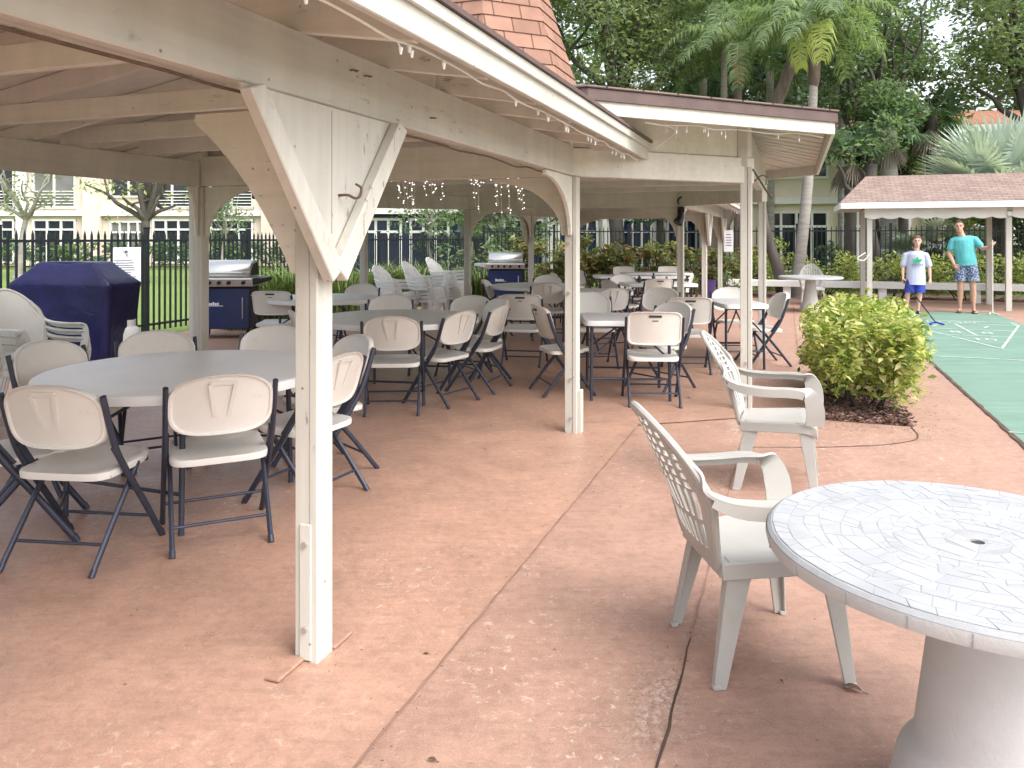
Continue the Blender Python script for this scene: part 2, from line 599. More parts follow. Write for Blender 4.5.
g = MB()
g.add([(-220, -60, -.06), (220, -60, -.06), (220, 320, -.06), (-220, 320, -.06)], [(0, 1, 2, 3)])
tag(g.build('lawn', M['grass']), kind='structure')

sheet('patio', [(-9, -9.2), (-9, 12), (20.9, 12), (20.9, -3.0), (19.9, -7.2), (19.9, -9.2)], 0.0, M['floor_out'], -.1)
# smooth floor under the pavilion roof, out to the drip line
sheet('pavilion_floor', [(-8, -5.9), (-8, -1.165), (6.15, -1.165), (6.72, -.37), (10.9, -.37), (11.6, -1.165), (19.6, -1.165), (19.6, -5.9)], .004, M['floor_in'])
sheet('shuffleboard_court', [(.0, 1.56), (.0, 3.74), (17.75, 3.74), (17.75, 1.56)], .004, M['court'])


def strip(name, pts, w, z, mat, wob=0.0, seed=1):
    """a flat line on the ground through (u,v) points"""
    r = random.Random(seed)
    P = [Vector((a, b, 0)) for a, b in pts]
    if len(P) == 2:
        n = max(2, int((P[1] - P[0]).length / .08)) if wob else 1
        P = [P[0].lerp(P[1], k / n) for k in range(n + 1)]
    V = []
    for i, p in enumerate(P):
        d = (P[min(i + 1, len(P) - 1)] - P[max(i - 1, 0)]).normalized()
        s = Vector((-d.y, d.x, 0))
        o = s * (r.uniform(-wob, wob))
        ww = w * (1 + (r.uniform(-.35, .35) if wob else 0))
        for k in (-1, 1):
            q = p + o + s * ww / 2 * k
            V.append(W(q.x, q.y, z))
    mb = MB()
    mb.add(V, [(2 * i, 2 * i + 1, 2 * i + 3, 2 * i + 2) for i in range(len(P) - 1)])
    o = mb.build(name, mat)
    if o.data.polygons[0].normal.z < 0:
        o.data.flip_normals()
    return tag(o, kind='structure')


strip('expansion_joint', [(-4, -1.165), (6.2, -1.165)], .007, .0085, M['joint_light'], .003, 1)
strip('expansion_joint', [(-4, -.36), (2.95, -.36)], .008, .0045, M['joint'], .004, 2)
strip('expansion_joint', [(2.95, -.36), (6.6, -.36)], .007, .0045, M['joint_light'], .004, 3)
strip('expansion_joint', [(10.9, .06), (14.2, .02), (19, .0)], .014, .0045, M['joint_light'], .0, 3)
strip('expansion_joint', [(p.x, p.y) for p in smoothpath([(7.0, .88, 0), (6.80, .88, 0), (6.58, .89, 0), (6.40, .84, 0), (6.20, .64, 0), (6.06, .40, 0), (5.92, .10, 0), (5.76, -.36, 0)], 8)], .010, .0045, M['joint'], .003, 4)
strip('expansion_joint', [(6.15, -1.165), (6.72, -.37)], .012, .0085, M['joint_light'], .003, 5)
strip('court_edge', [(0, 1.56), (17.75, 1.56)], .035, .0085, M['joint'], .004, 6)
strip('court_edge', [(17.75, 1.56), (17.75, 3.74)], .05, .0085, M['joint'], .006, 7)

sheet('garden_bed', [(20.9, -9.3), (20.9, 12), (23.3, 12), (23.3, -9.3)], -.02, M['mulch'])
# painted court lines: scoring triangle, dead lines, numerals
LZ = .009


def court_end(s):
    U = lambda d: 8.95 + s * d
    c = 2.64
    for a, b in (((U(6.35), c - .96), (U(6.35), c + .96)), ((U(6.35), c - .96), (U(3.1), c)), ((U(6.35), c + .96), (U(3.1), c)),
                 ((U(5.45), c - .68), (U(5.45), c + .68)), ((U(4.55), c - .42), (U(4.55), c + .42)), ((U(6.35), c), (U(4.55), c)),
                 ((U(2.05), c - 1.08), (U(2.05), c + 1.08)), ((U(6.85), c - .96), (U(6.85), c + .96)), ((U(6.35), c - .96), (U(6.85), c - .96)), ((U(6.35), c + .96), (U(6.85), c + .96))):
        strip('court_line', [a, b], .032, LZ, M['court_line'])
    for txt, u, v, sz in (('10', U(4.1), c, .34), ('8', U(5.0), c - .22, .36), ('8', U(5.0), c + .22, .36), ('7', U(5.9), c - .38, .36), ('7', U(5.9), c + .38, .36), ('10 OFF', U(6.6), c, .30)):
        cu = bpy.data.curves.new('court_numeral', 'FONT')
        cu.body = txt
        cu.size = sz
        cu.align_x, cu.align_y = 'CENTER', 'CENTER'
        t = bpy.data.objects.new('court_numeral', cu)
        COL.objects.link(t)
        bpy.context.view_layer.update()
        me = bpy.data.meshes.new_from_object(t.evaluated_get(bpy.context.evaluated_depsgraph_get()))
        bpy.data.objects.remove(t)
        me.materials.clear()
        me.materials.append(M['court_line'])
        o = link('court_numeral', me)
        o.location = W(u, v, LZ + .001)
        o.rotation_euler = (0, 0, -AZ + (0 if s > 0 else PI))
        tag(o, kind='structure')


court_end(1)
court_end(-1)

# mulch bed beside the court
bed = [(6.62, .16), (6.52, .55), (6.5, 1.1), (6.75, 1.2), (9.6, 1.22), (9.7, .2)]
r_ = random.Random(3)
mb = MB()
nu, nv = 46, 18
V, F = [], []
for i in range(nu + 1):
    for j in range(nv + 1):
        u = 6.86 + 2.3 * i / nu
        v = .16 + .74 * j / nv
        e = min(1, min(i, nu - i, j, nv - j) / 3)
        V.append(W(u, v, .006 + e * (.02 + r_.uniform(-.012, .022))))
for i in range(nu):
    for j in range(nv):
        a = i * (nv + 1) + j
        F.append((a, a + 1, a + nv + 2, a + nv + 1))
mb.add(V, F)
for _ in range(420):          # loose bark chips
    u, v = 6.86 + 2.3 * r_.random() ** 1.8, .15 + .77 * r_.random()
    p = W(u, v, .03 + r_.random() * .015)
    mt = Matrix.Rotation(r_.uniform(0, 6.3), 3, 'Z') @ Matrix.Rotation(r_.uniform(-.5, .5), 3, 'X')
    mb.box(p, (r_.uniform(.02, .06), r_.uniform(.01, .025), .006), 0, mt)
o = mb.build('mulch', M['mulch'])
tag(o, 'brown bark mulch in the bed under the lime bush', 'mulch', None, 'stuff')
# ------------------------------------------------------------------ pavilion (mesh space: x = v, y = u)
PC = (-3.39, 8.82, 0.0)
pav = thing('pavilion', W(PC[1], PC[0]), -AZ, 'long cream painted timber pavilion with a shingled cupola over the folding tables', 'pavilion')
ZB, ZT = 1.975, 2.20               # main beams


def pb(mb, name, mat, bevel=.004, parent=None, smooth=None):
    return mb.build(name, mat, parent or pav, bevel, smooth, PC)


def pb2(mb, name, mat, parent, bevel=.003, smooth=None):
    return mb.build(name, mat, parent, bevel, smooth, PC)


PS = .098
post_at = {}
near = {'p0': (-1.06, -1.57), 'p1': (2.317, -1.57), 'p2': (5.72, -1.555), 'p3': (6.98, -.336), 'p4': (10.66, -.336), 'p5': (11.94, -1.57), 'p6': (15.3, -1.57), 'p7': (18.7, -1.57)}
for k, (u, v) in near.items():
    post_at[k] = (u + PS / 2, v - PS / 2)
    post_at['q' + k[1]] = (u + PS / 2, 2 * PC[0] - v + PS / 2)
for k, (u, v) in post_at.items():
    if k in ('p3', 'p4', 'q3', 'q4'):
        pass
    mb = MB()
    top = 2.115 if k in ('p3', 'p4', 'q3', 'q4') else ZB - .003
    # two planks bolted together
    mb.box((v + .031, u, top / 2), (.034, PS, top))
    mb.box((v - .019, u, top / 2), (.060, PS - .008, top))
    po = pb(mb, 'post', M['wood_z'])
    if k in ('p1', 'p2', 'p3'):
        b = MB()
        for z in (.12, .42):
            b.tube([(v + .001, u - PS / 2 - .016, z), (v + .001, u - PS / 2 + .01, z)], .011, 8)
        if k == 'p2':
            for z in (1.08, 1.46):
                b.tube([(v - .016, u - PS / 2 - .014, z), (v - .016, u - PS / 2 + .01, z)], .012, 8)
        pb2(b, 'bolt', M['galv'], po, 0, 40)
    if k == 'p1':
        b = MB()
        b.box((v + .001, u - PS / 2 - .001, .25), (.048, .010, .48))
        pb2(b, 'strap_plate', M['wood_z'], po)
        b = MB()
        b.box((v - .03, u - PS / 2 - .075, .013), (.055, .15, .012))
        b.box((v + .03, u + PS / 2 + .06, .013), (.055, .12, .012))
        pb2(b, 'base_strap', M['floor_in'], po)
    if k == 'p2':
        b = MB()
        b.box((v + .062, u + .01, .165), (.028, .07, .33))
        pb2(b, 'base_block', M['wood_z'], po)


def beam(p, q, z0, z1, t=.085, name='beam', mat='wood_y', shift=0.0, parent=None):
    """between plan points (u, v); shift moves it sideways (to the right of p->q)"""
    a, b = Vector((p[1], p[0], (z0 + z1) / 2)), Vector((q[1], q[0], (z0 + z1) / 2))
    s = (b - a).cross(Vector((0, 0, 1))).normalized() * shift
    mb = MB()
    mb.bar(a + s, b + s, t, z1 - z0)
    return pb(mb, name, M[mat], .005, parent)


vo, vi = -1.608, 2 * PC[0] + 1.608
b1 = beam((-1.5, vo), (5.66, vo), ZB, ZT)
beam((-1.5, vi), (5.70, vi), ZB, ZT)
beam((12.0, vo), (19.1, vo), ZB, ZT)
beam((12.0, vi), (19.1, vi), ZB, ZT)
# staples and the loose cable under the near beam
mb = MB()
pts = []
u = -1.4
r_ = random.Random(4)
while u < 5.6:
    pts.append((vo - .012 + r_.uniform(-.012, .012), u, ZB - .012 - abs(r_.gauss(0, .006))))
    u += .22
mb.tube(smoothpath(pts, 3), .0055, 6)
pb2(mb, 'cable', M['rust'], b1, 0, 40)
mb = MB()
for uu, zz in ((2.52, 2.13), (2.62, 2.128), (3.2, 2.05)):
    mb.tube([(vo + .043, uu, zz), (vo + .058, uu, zz), (vo + .058, uu + .035, zz + .004), (vo + .043, uu + .035, zz + .004)], .003, 6)
pb2(mb, 'staple', M['rust'], b1, 0, 40)

octo = [(5.76, -1.60), (7.02, -.385), (10.70, -.385), (11.97, -1.60), (11.97, 2 * PC[0] + 1.60), (10.70, 2 * PC[0] + .385), (7.02, 2 * PC[0] + .385), (5.76, 2 * PC[0] + 1.60)]   # (u, v)
# chamfer beams and panels above
n8 = len(octo)
for i in range(n8):
    p, q = octo[i], octo[(i + 1) % n8]
    d = Vector((q[0] - p[0], q[1] - p[1])).normalized()
    if i in (0, 2, 4, 6) and True:
        pass
    if i in (3, 7):            # ties between wing and centre: deep beams
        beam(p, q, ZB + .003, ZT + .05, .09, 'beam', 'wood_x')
        continue
    e = .035
    p2 = (p[0] + d.x * e, p[1] + d.y * e)
    q2 = (q[0] - d.x * e, q[1] - d.y * e)
    if i in (1, 5):
        beam((p[0] - .06, p[1]), (q[0] + .06, q[1]), 2.12, 2.49, .085, 'beam', 'wood_y', -.03 if i == 1 else -.03)
    else:
        p3 = (p[0] - d.x * .02, p[1] - d.y * .02)
        q3 = (q[0] + d.x * .08, q[1] + d.y * .08)
        if i in (2, 6):
            p3, q3 = (p[0] - d.x * .08, p[1] - d.y * .08), (q[0] + d.x * .02, q[1] + d.y * .02)
        beam(p3, q3, ZB + .002, ZT - .004, .09, 'beam', 'wood_x', -.03)
        beam(p3, q3, ZT + .001, 2.475, .05, 'upper_panel', 'wood_x', -.042)

# ties across the wings, resting on the beams
for u in (-.85, 0.0, .8, 1.55, 2.37, 3.43, 4.28, 5.02, 12.6, 13.4, 14.2, 15.0, 15.8, 16.6, 17.4, 18.2):
    mb = MB()
    mb.box((PC[0], u, 2.262), (3.50, .042, .120))
    pb(mb, 'joist', M['wood_x'], .004)
for uu in (7.25, 8.35, 9.45, 10.55):
    mb = MB()
    mb.box((PC[0], uu, 2.205), (5.9, .07, .15))
    pb(mb, 'joist', M['wood_x'], .004)
beam((5.8, PC[0]), (11.9, PC[0]), 2.30, 2.50, .07, 'beam', 'wood_y')

# wing roofs
SL = .16
VE = -1.12                        # eave line
zr = lambda v: 2.255 + SL * (VE - v)      # top of rafters on the right slope
for u0, u1, ue in ((-1.5, 5.9, 6.28), (11.9, 19.5, 19.6)):
    uf = u0 if u0 < 0 else 11.45
    u = u0 + .07
    while u < u1 + (.2 if u0 < 0 else 0):
        for sgn in (1, -1):
            mb = MB()
            a, b = VE - .02, PC[0]
            P = []
            for z_off in (-.13, 0):
                for (vv, du) in ((a, -.019), (a, .019), (b, .019), (b, -.019)):
                    x = vv if sgn > 0 else 2 * PC[0] - vv
                    P.append((x, u + du, zr(vv) + z_off))
            P = P[:4] + P[4:]
            mb.hexa(P)
            pb(mb, 'rafter', M['wood_x'], .003)
        u += .61
    for sgn in (1, -1):
        X = lambda vv: vv if sgn > 0 else 2 * PC[0] - vv
        mb = MB()               # deck boards seen from below
        P = [(X(VE + .03), uf, zr(VE + .03) + .003), (X(VE + .03), ue, zr(VE + .03) + .003), (X(PC[0]), ue if u0 > 0 else 5.6, zr(PC[0]) + .003), (X(PC[0]), uf, zr(PC[0]) + .003)]
        P += [(p[0], p[1], p[2] + .018) for p in P]
        mb.hexa(P)
        pb(mb, 'roof_deck', M['soffit'], 0)
        mb = MB()
        P = [(X(VE + .045), uf - .03, zr(VE + .045) + .024), (X(VE + .045), ue + .02, zr(VE + .045) + .024), (X(PC[0]), ue + .02 if u0 > 0 else 5.6, zr(PC[0]) + .024), (X(PC[0]), uf - .03, zr(PC[0]) + .024)]
        P += [(p[0], p[1], p[2] + .014) for p in P]
        V = P
        L1, L2 = ue - uf, PC[0] - VE
        mb.add(V, [(0, 1, 2, 3), (4, 5, 6, 7), (0, 1, 5, 4), (1, 2, 6, 5), (2, 3, 7, 6), (3, 0, 4, 7)],
               [[(0, 0), (L1, 0), (L1, L2), (0, L2)]] * 2 + [[(0, 0), (L1, 0), (L1, .01), (0, .01)]] * 4)
        pb(mb, 'roof', M['shingle_dark'], 0)
        mb = MB()
        mb.box((X(VE + .002), (uf + ue) / 2, 2.197), (.030, ue - uf, .135))
        fa = pb(mb, 'fascia', M['wood_y'], .004)
        mb = MB()
        mb.box((X(VE + .026), (uf + ue) / 2, 2.243), (.018, ue - uf, .05))
        pb2(mb, 'fascia_trim', M['wood_y'], fa, .003)
        mb = MB()
        mb.box((X(VE + .042), (uf + ue) / 2, 2.281), (.012, ue - uf + .02, .02))
        pb2(mb, 'drip_edge', M['brown'], fa, 0)
# gable infill at the far end
for ug in (19.08, -1.46):
    mb = MB()
    mb.prism([(-1.6, 2.2), (PC[0], 2.2 + SL * 1.6), (2 * PC[0] + 1.6, 2.2)], (0, ug - .02, .001), (1, 0, 0), (0, 0, 1), (0, .03, 0))
    pb(mb, 'gable_board', M['wood_x'], 0)
    mb = MB()
    mb.box((PC[0], ug, 2.088), (3.5, .05, .22))
    pb(mb, 'beam', M['wood_x'], .004)

# ---------------- braces and arched gussets
def gusset(k, dirv, L=.5, H=.45, zb=ZB, t=.03, off_=0.0, n=10, conc=1.0):
    """quarter-arch panel: dirv = (du, dv) away from the post"""
    u, v = post_at[k]
    d = Vector((dirv[1], dirv[0], 0)).normalized()
    s = Vector((-d.y, d.x, 0))
    h = PS / 2 if max(abs(d.x), abs(d.y)) > .9 else PS / 2 * 1.2
    poly = [(0, 0), (L, 0), (L, -.035)]
    for i in range(n + 1):
        a = PI / 2 * i / n
        f_ = i / n
        cx_, cz_ = L - (L - .035) * math.sin(a), -H + (H - .035) * math.cos(a)
        lx_, lz_ = L + (.035 - L) * f_, -.035 + (.035 - H) * f_
        poly.append((lx_ + (cx_ - lx_) * conc, lz_ + (cz_ - lz_) * conc))
    poly.append((0, -H))
    mb = MB()
    mb.prism(poly, Vector((v, u, zb - .004)) + d * (h + .001) - s * t / 2 + s * off_, d, (0, 0, 1), s * t)
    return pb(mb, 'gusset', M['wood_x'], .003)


def vbrace(k, ax=(1, 0), out=.02, side=1, Lm=.50, Lp=.52, zb=ZB, zp=1.40):
    """V of two raking boards with a panel between; ax = (du, dv) along the beam"""
    u, v = post_at[k]
    d = Vector((ax[1], ax[0], 0)).normalized()
    nrm = Vector((d.y, -d.x, 0)) * side           # towards the viewer's side of the beam
    o = Vector((v, u, 0))
    mb = MB()
    mb.prism([(-Lm + .03, zb - .006), (Lp - .03, zb - .006), (0.035, zp + .05), (-.035, zp + .05)], o + nrm * (PS / 2 + .002), d, (0, 0, 1), nrm * .014)
    # seams between the panel's boards
    pn = pb(mb, 'brace_panel', M['wood_z'], .002)
    mb = MB()
    for x in (.015,):
        mb.box(o + d * x + nrm * (PS / 2 + .0165) + Vector((0, 0, zb - .24)), (.002, .0018, .44))
    pb2(mb, 'panel_seam', M['seam'], pn, 0)
    W_ = .085
    for sg, L in ((-1, Lm), (1, Lp)):
        a = Vector((sg * .010, zp - .03))
        b = Vector((sg * (L - .05), zb - .005))
        dd = (b - a).normalized()
        p = Vector((-dd.y, dd.x)) * W_ / 2 * 1.0
        poly = [a - p, b - p, b + p, a + p]
        poly = [(q.x, min(q.y, zb - .004)) for q in poly]
        mb = MB()
        mb.prism(poly, o + nrm * (PS / 2 + .018 + (.002 if sg > 0 else 0)), d, (0, 0, 1), nrm * .046)
        pb(mb, 'brace', M['wood_z'], .004)


vbrace('p1')
# the iron hook on the panel
u, v = post_at['p1']
mb = MB()
hx = v + PS / 2 + .02
mb.tube(smoothpath([(hx - .005, u + .06, 1.655), (hx + .035, u + .06, 1.655), (hx + .05, u + .085, 1.645), (hx + .05, u + .12, 1.655), (hx + .045, u + .135, 1.685), (hx + .03, u + .12, 1.70)], 5), .005, 6)
pb(mb, 'hook', M['rust'], 0, None, 40)
for k in ('p6', 'p7', 'q6', 'q7'):
    vbrace(k, (1, 0), side=1 if k[0] == 'p' else -1)
for k, dr, L in (('p2', (-1, 0), .66), ('p2', (0, -1), .6), ('p5', (1, 0), .6), ('p5', (0, -1), .6), ('p6', (0, -1), .55), ('p7', (0, -1), .6),
                 ('q1', (0, 1), .5), ('q1', (1, 0), .5), ('q2', (-1, 0), .12), ('q2', (0, 1), .6), ('q5', (0, 1), .55), ('q5', (1, 0), .6), ('q6', (-1, 0), .6), ('q6', (1, 0), .6), ('q7', (-1, 0), .6), ('q7', (0, 1), .6),
                 ('q2', (1, -1), .55), ('q3', (-1, 1), .55)):
    gusset(k, dr, L)
gusset('p1', (0, -1), .47, .60, conc=.30, t=.035)

# ---------------- centre roof with cupola
def offset_poly(P, d):
    out = []
    n = len(P)
    cx, cy = sum(p[0] for p in P) / n, sum(p[1] for p in P) / n
    lines = []
    for i in range(n):
        a, b = Vector(P[i]), Vector(P[(i + 1) % n])
        t = (b - a).normalized()
        nr = Vector((-t.y, t.x))
        if nr.dot(a - Vector((cx, cy))) < 0:
            nr = -nr
        lines.append((a + nr * d, t))
    for i in range(n):
        (a, t), (b, s) = lines[i - 1], lines[i]
        det = t.x * -s.y + s.x * t.y
        k = ((b - a).x * -s.y + s.x * (b - a).y) / det
        out.append(a + t * k)
    return out


ov = .70
eave = offset_poly(octo, ov)
eave_in = offset_poly(octo, ov - .03)
brn_o = offset_poly(octo, ov + .022)
brn_i = offset_poly(octo, ov + .003)
sof = offset_poly(octo, ov - .035)
ZE0, ZE1, ZE2 = 2.335, 2.428, 2.515
TW = 1.15
TC = -3.60
tower = [Vector((PC[1] + TW / math.cos(PI / 8) * math.cos(PI / 8 + PI / 4 * k), TC + TW / math.cos(PI / 8) * math.sin(PI / 8 + PI / 4 * k))) for k in range(8)]
tower.sort(key=lambda p: 0)
# match tower corners to eave corners by angle
ang = lambda p: math.atan2(p[1] - PC[0], p[0] - PC[1])
tw = []
for e in eave:
    tw.append(min(tower, key=lambda t: abs((ang(t) - ang(e) + PI) % (2 * PI) - PI)))
ZW = 3.14
for i in range(8):
    j = (i + 1) % 8
    q = lambda p, z: (p[1], p[0], z)
    mb = MB()
    mb.hexa([q(eave_in[i], ZE0), q(eave_in[j], ZE0), q(eave[j], ZE0), q(eave[i], ZE0), q(eave_in[i], ZE1 + .06), q(eave_in[j], ZE1 + .06), q(eave[j], ZE1 + .06), q(eave[i], ZE1 + .06)])
    fa = pb(mb, 'fascia', M['wood_x'], .003)
    mb = MB()
    mb.hexa([q(brn_i[i], ZE1), q(brn_i[j], ZE1), q(brn_o[j], ZE1), q(brn_o[i], ZE1), q(brn_i[i], ZE2 - .008), q(brn_i[j], ZE2 - .008), q(brn_o[j], ZE2 - .008), q(brn_o[i], ZE2 - .008)])
    pb2(mb, 'drip_edge', M['brown'], fa, .002)
    # boarded soffit following the slope, plank by plank
    a0, a1, b0, b1_ = sof[i], sof[j], tw[i], tw[j]
    mb = MB()
    L = (a1 - a0).length
    lim = .42
    npl = max(4, int(L / .19))
    za_, zb_ = ZE1 + .035, ZE1 + .035 + (ZW - ZE2 - .02) * lim
    for k in range(npl):
        t0, t1 = k / npl, (k + 1) / npl - .007 / L
        w0, w1 = a0.lerp(b0, lim), a1.lerp(b1_, lim)
        dz = .007 * (k % 2)
        A_ = [q(a0.lerp(a1, t0), za_ - dz), q(a0.lerp(a1, t1), za_ - dz), q(w0.lerp(w1, t1), zb_ - dz), q(w0.lerp(w1, t0), zb_ - dz)]
        mb.hexa(A_ + [(p[0], p[1], p[2] + .016 + dz) for p in A_])
    pb(mb, 'soffit', M['soffit'], 0)
    mb = MB()
    pa, pb_ = a0.lerp(b0, .42), a1.lerp(b1_, .42)
    zz = lambda t: ZE1 + .035 + (ZW - ZE2 - .02) * t
    mb.add([q(pa, zz(.42)), q(pb_, zz(.42)), q(b1_, zz(1)), q(b0, zz(1))], [(0, 1, 2, 3)])
    pb(mb, 'ceiling_board', M['soffit'], 0)
    # shingled slope
    e0, e1 = brn_o[i].lerp(brn_i[i], -.5), brn_o[j].lerp(brn_i[j], -.5)
    mb = MB()
    hgt = ((e0 + e1) / 2 - (b0 + b1_) / 2).length
    Le, Lt = (e1 - e0).length, (b1_ - b0).length
    mb.add([q(e0, ZE2 - .006), q(e1, ZE2 - .006), q(b1_, ZW), q(b0, ZW), q(e0, ZE2 + .012), q(e1, ZE2 + .012), q(b1_, ZW + .018), q(b0, ZW + .018)],
           [(0, 1, 2, 3), (4, 5, 6, 7), (0, 1, 5, 4), (2, 3, 7, 6)],
           [[(0, 0), (Le, 0), ((Le + Lt) / 2, hgt), ((Le - Lt) / 2, hgt)]] * 2 + [[(0, 0), (Le, 0), (Le, .02), (0, .02)]] * 2)
    pb(mb, 'roof', M['shingle_dark'], 0)
    # rafters under the soffit edge of the two long sides
# cupola: stepped shingle courses on an octagon
mb = MB()
Z0, APEX, NC = ZW - .03, 6.95, 22
RT = lambda z: TW * (APEX - z) / (APEX - Z0)
for kf in range(8):
    a0, a1 = PI / 8 + PI / 4 * kf, PI / 8 + PI / 4 * (kf + 1)
    for c_ in range(NC):
        za = Z0 + (APEX - Z0) * c_ / NC
        zb = Z0 + (APEX - Z0) * (c_ + 1) / NC
        ra, rb = RT(za) / math.cos(PI / 8) + .022, RT(zb) / math.cos(PI / 8) + .006
        f = lambda r, a, z: (TC + r * math.sin(a), PC[1] + r * math.cos(a), z)
        V = [f(ra, a0, za), f(ra, a1, za), f(rb, a1, zb), f(rb, a0, zb), f(ra - .05, a0, za + .002), f(ra - .05, a1, za + .002)]
        w0, w1 = ra * .765 / 2, rb * .765 / 2
        sh = (c_ % 2) * .17 + (c_ * 37 % 11) * .03
        mb.add(V, [(0, 1, 2, 3), (0, 4, 5, 1)], [[(sh - w0, .1 + 10 * c_), (sh + w0, .1 + 10 * c_), (sh + w1, .3 + 10 * c_), (sh - w1, .3 + 10 * c_)], [(sh - w0, .15), (sh + w0, .15), (sh + w0, .2), (sh - w0, .2)]])
pb(mb, 'cupola_roof', M['shingle_red'], 0)

# paper notice on the far post, lamp on the wing post
u, v = post_at['p7']
nt_ = thing('paper_notice', W(u - .075, v + .2, 1.18), -AZ, 'small white paper notice hung beside the far pavilion post', 'notice')
mb = MB()
mb.box((0, 0, .25), (.21, .008, .5))
mb.build('sheet', M['paper'], nt_)
mb = MB()
for z, w in ((.40, .10), (.33, .13), (.27, .13), (.21, .12), (.15, .13)):
    mb.box((0, -.0055, z), (w, .002, .018))
mb.build('text_lines', M['ink'], nt_)
u, v = post_at['p5']
mb = MB()
mb.box((v + .02, u - PS / 2 - .05, 1.93), (.10, .09, .08))
mb.tube([(v + .02, u - PS / 2 - .06, 1.90), (v + .02, u - PS / 2 - .12, 1.80), (v - .02, u - PS / 2 - .16, 1.72)], [.05, .055, .075], 10)
mb.tube(smoothpath([(v + .02, u - PS / 2 - .02, 1.97), (v + .06, u - PS / 2 - .06, 2.05), (v + .03, u - PS / 2 - .09, 2.12), (v - .03, u - PS / 2 - .05, 2.06), (v + .03, u - PS / 2 - .04, 1.96)], 5), .012, 6)
pb(mb, 'flood_lamp', M['black_plastic'], .003, None, 40)
u, v = post_at['p3']
mb = MB()
mb.tube(smoothpath([(v + .05, u + .02, 2.10), (v + .10, u + .10, 2.02), (v + .16, u + .3, 1.92), (v + .20, u + .42, 1.86)], 5), .009, 6)
mb.tube(smoothpath([(v + .05, u + .06, 1.98), (v + .12, u + .12, 2.05), (v + .17, u + .2, 2.04)], 5), .007, 6)
pb(mb, 'broken_wood', M['rust'], 0, None, 40)  # thin slivers of broken wood by the corner post, drawn as bent rods
u, v = post_at['q2']
mb = MB()
mb.box((v + .62, u + .05, 1.90), (.12, .10, .09), .4)
mb.tube([(v + .62, u + .05, 1.975), (v + .62, u + .05, 1.9)], .015, 6)
pb(mb, 'flood_lamp', M['black_plastic'], .004, None, 40)

# ---------------- strings of lights
def light_string(name, pts, label, n_drop, seed, rad=.0048, droop=(.01, .05), group=None):
    r = random.Random(seed)
    P = smoothpath(pts, 5)
    t = thing(name, pts[0], 0, label, 'string lights', group)
    o = Vector(pts[0])
    mb = MB()
    mb.tube([p - o for p in P], rad, 6)
    for k in range(n_drop):
        i = r.randrange(1, len(P) - 1)
        p = P[i] - o
        e = p + Vector((r.uniform(-.012, .012), r.uniform(-.012, .012), -r.uniform(*droop)))
        mb.tube([p, e], rad * .6, 5)
        mb.tube([e, e + Vector((0, 0, -.022))], [.008, .004], 6)
    mb.build('wire_and_bulbs', M['white_wire'], t, 0, 50)
    return t


r_ = random.Random(9)
pts = []
u = .6
while u < 6.2:
    pts.append(W(u, VE - .045 + r_.uniform(-.012, .012), 2.125 + r_.uniform(-.008, .006)))
    u += .19
light_string('string_lights', pts, 'white fairy light string stapled along the near eave rafters', 24, 2, .0045, (.005, .025))
pts = [W(6.08, -1.02, 2.20), W(6.02, -.85, 2.33)]
e0, e1 = offset_poly(octo, ov - .09)[0], offset_poly(octo, ov - .09)[1]
for k in range(12):
    p = e0.lerp(e1, .22 + .78 * k / 11)
    pts.append(W(p.x, p.y, 2.325 + r_.uniform(-.012, .008)))
light_string('string_lights', pts, 'white fairy light string under the higher roof eave by the corner post', 12, 5)
r_ = random.Random(12)
pts = [W(13.2 + .25 * k, VE - .045 + r_.uniform(-.012, .012), 2.12 + r_.uniform(-.02, .01)) for k in range(24)]
light_string('string_lights', pts, 'white fairy light string along the eave of the far wing', 22, 6)
# twinkle lights gathered under the centre ceiling
mb = MB()
wires = MB()
r_ = random.Random(21)
tw_o = W(8.0, -3.0, 2.1)
strand = []
for k in range(17):
    x = -1.42 + 1.5 * k / 16
    strand.append(Vector((x, 8.6 + .25 * math.sin(k * 1.3), 2.165 + r_.uniform(-.03, .03) + .05 * math.sin(k * .9))))
sp_ = smoothpath(strand, 5)
wires.tube([p - tw_o for p in sp_], .006, 6)
for p in sp_[::2]:
    q = p + Vector((r_.uniform(-.03, .03), r_.uniform(-.05, .05), r_.uniform(-.04, .06)))
    mb.ball(q - tw_o, .0062, 6)
for x0, n, dz in ((-1.08, 5, .55), (-.86, 4, .3), (-.12, 5, .5), (.02, 5, .4), (-.4, 2, .45), (-1.3, 2, .25)):
    for s_ in range(n):
        xx = x0 + r_.uniform(-.12, .12)
        L = dz * r_.uniform(.4, 1)
        a = Vector((xx, 8.6 + r_.uniform(-.1, .1), 2.17))
        wires.tube([a - tw_o, a + Vector((.02, 0, -L)) - tw_o], .0035, 5)
        for _ in range(5):
            f = r_.random()
            mb.ball(a + Vector((.02 * f + r_.uniform(-.02, .02), 0, -L * f)) - tw_o, .0062, 6)
tl = thing('twinkle_lights', tw_o, 0, 'cluster of tiny lit white twinkle lights dangling under the pavilion ceiling', 'string lights')
wires.build('wire', M['white_wire'], tl)
m, nt, b, N, Lk = nodes('lit_bulb')
b.inputs['Base Color'].default_value = (.9, .9, .85, 1)
b.inputs['Emission Color'].default_value = (1, .96, .88, 1)
b.inputs['Emission Strength'].default_value = .9
tag(mb.build('bulbs', m, tl, 0, 60), kind='stuff')
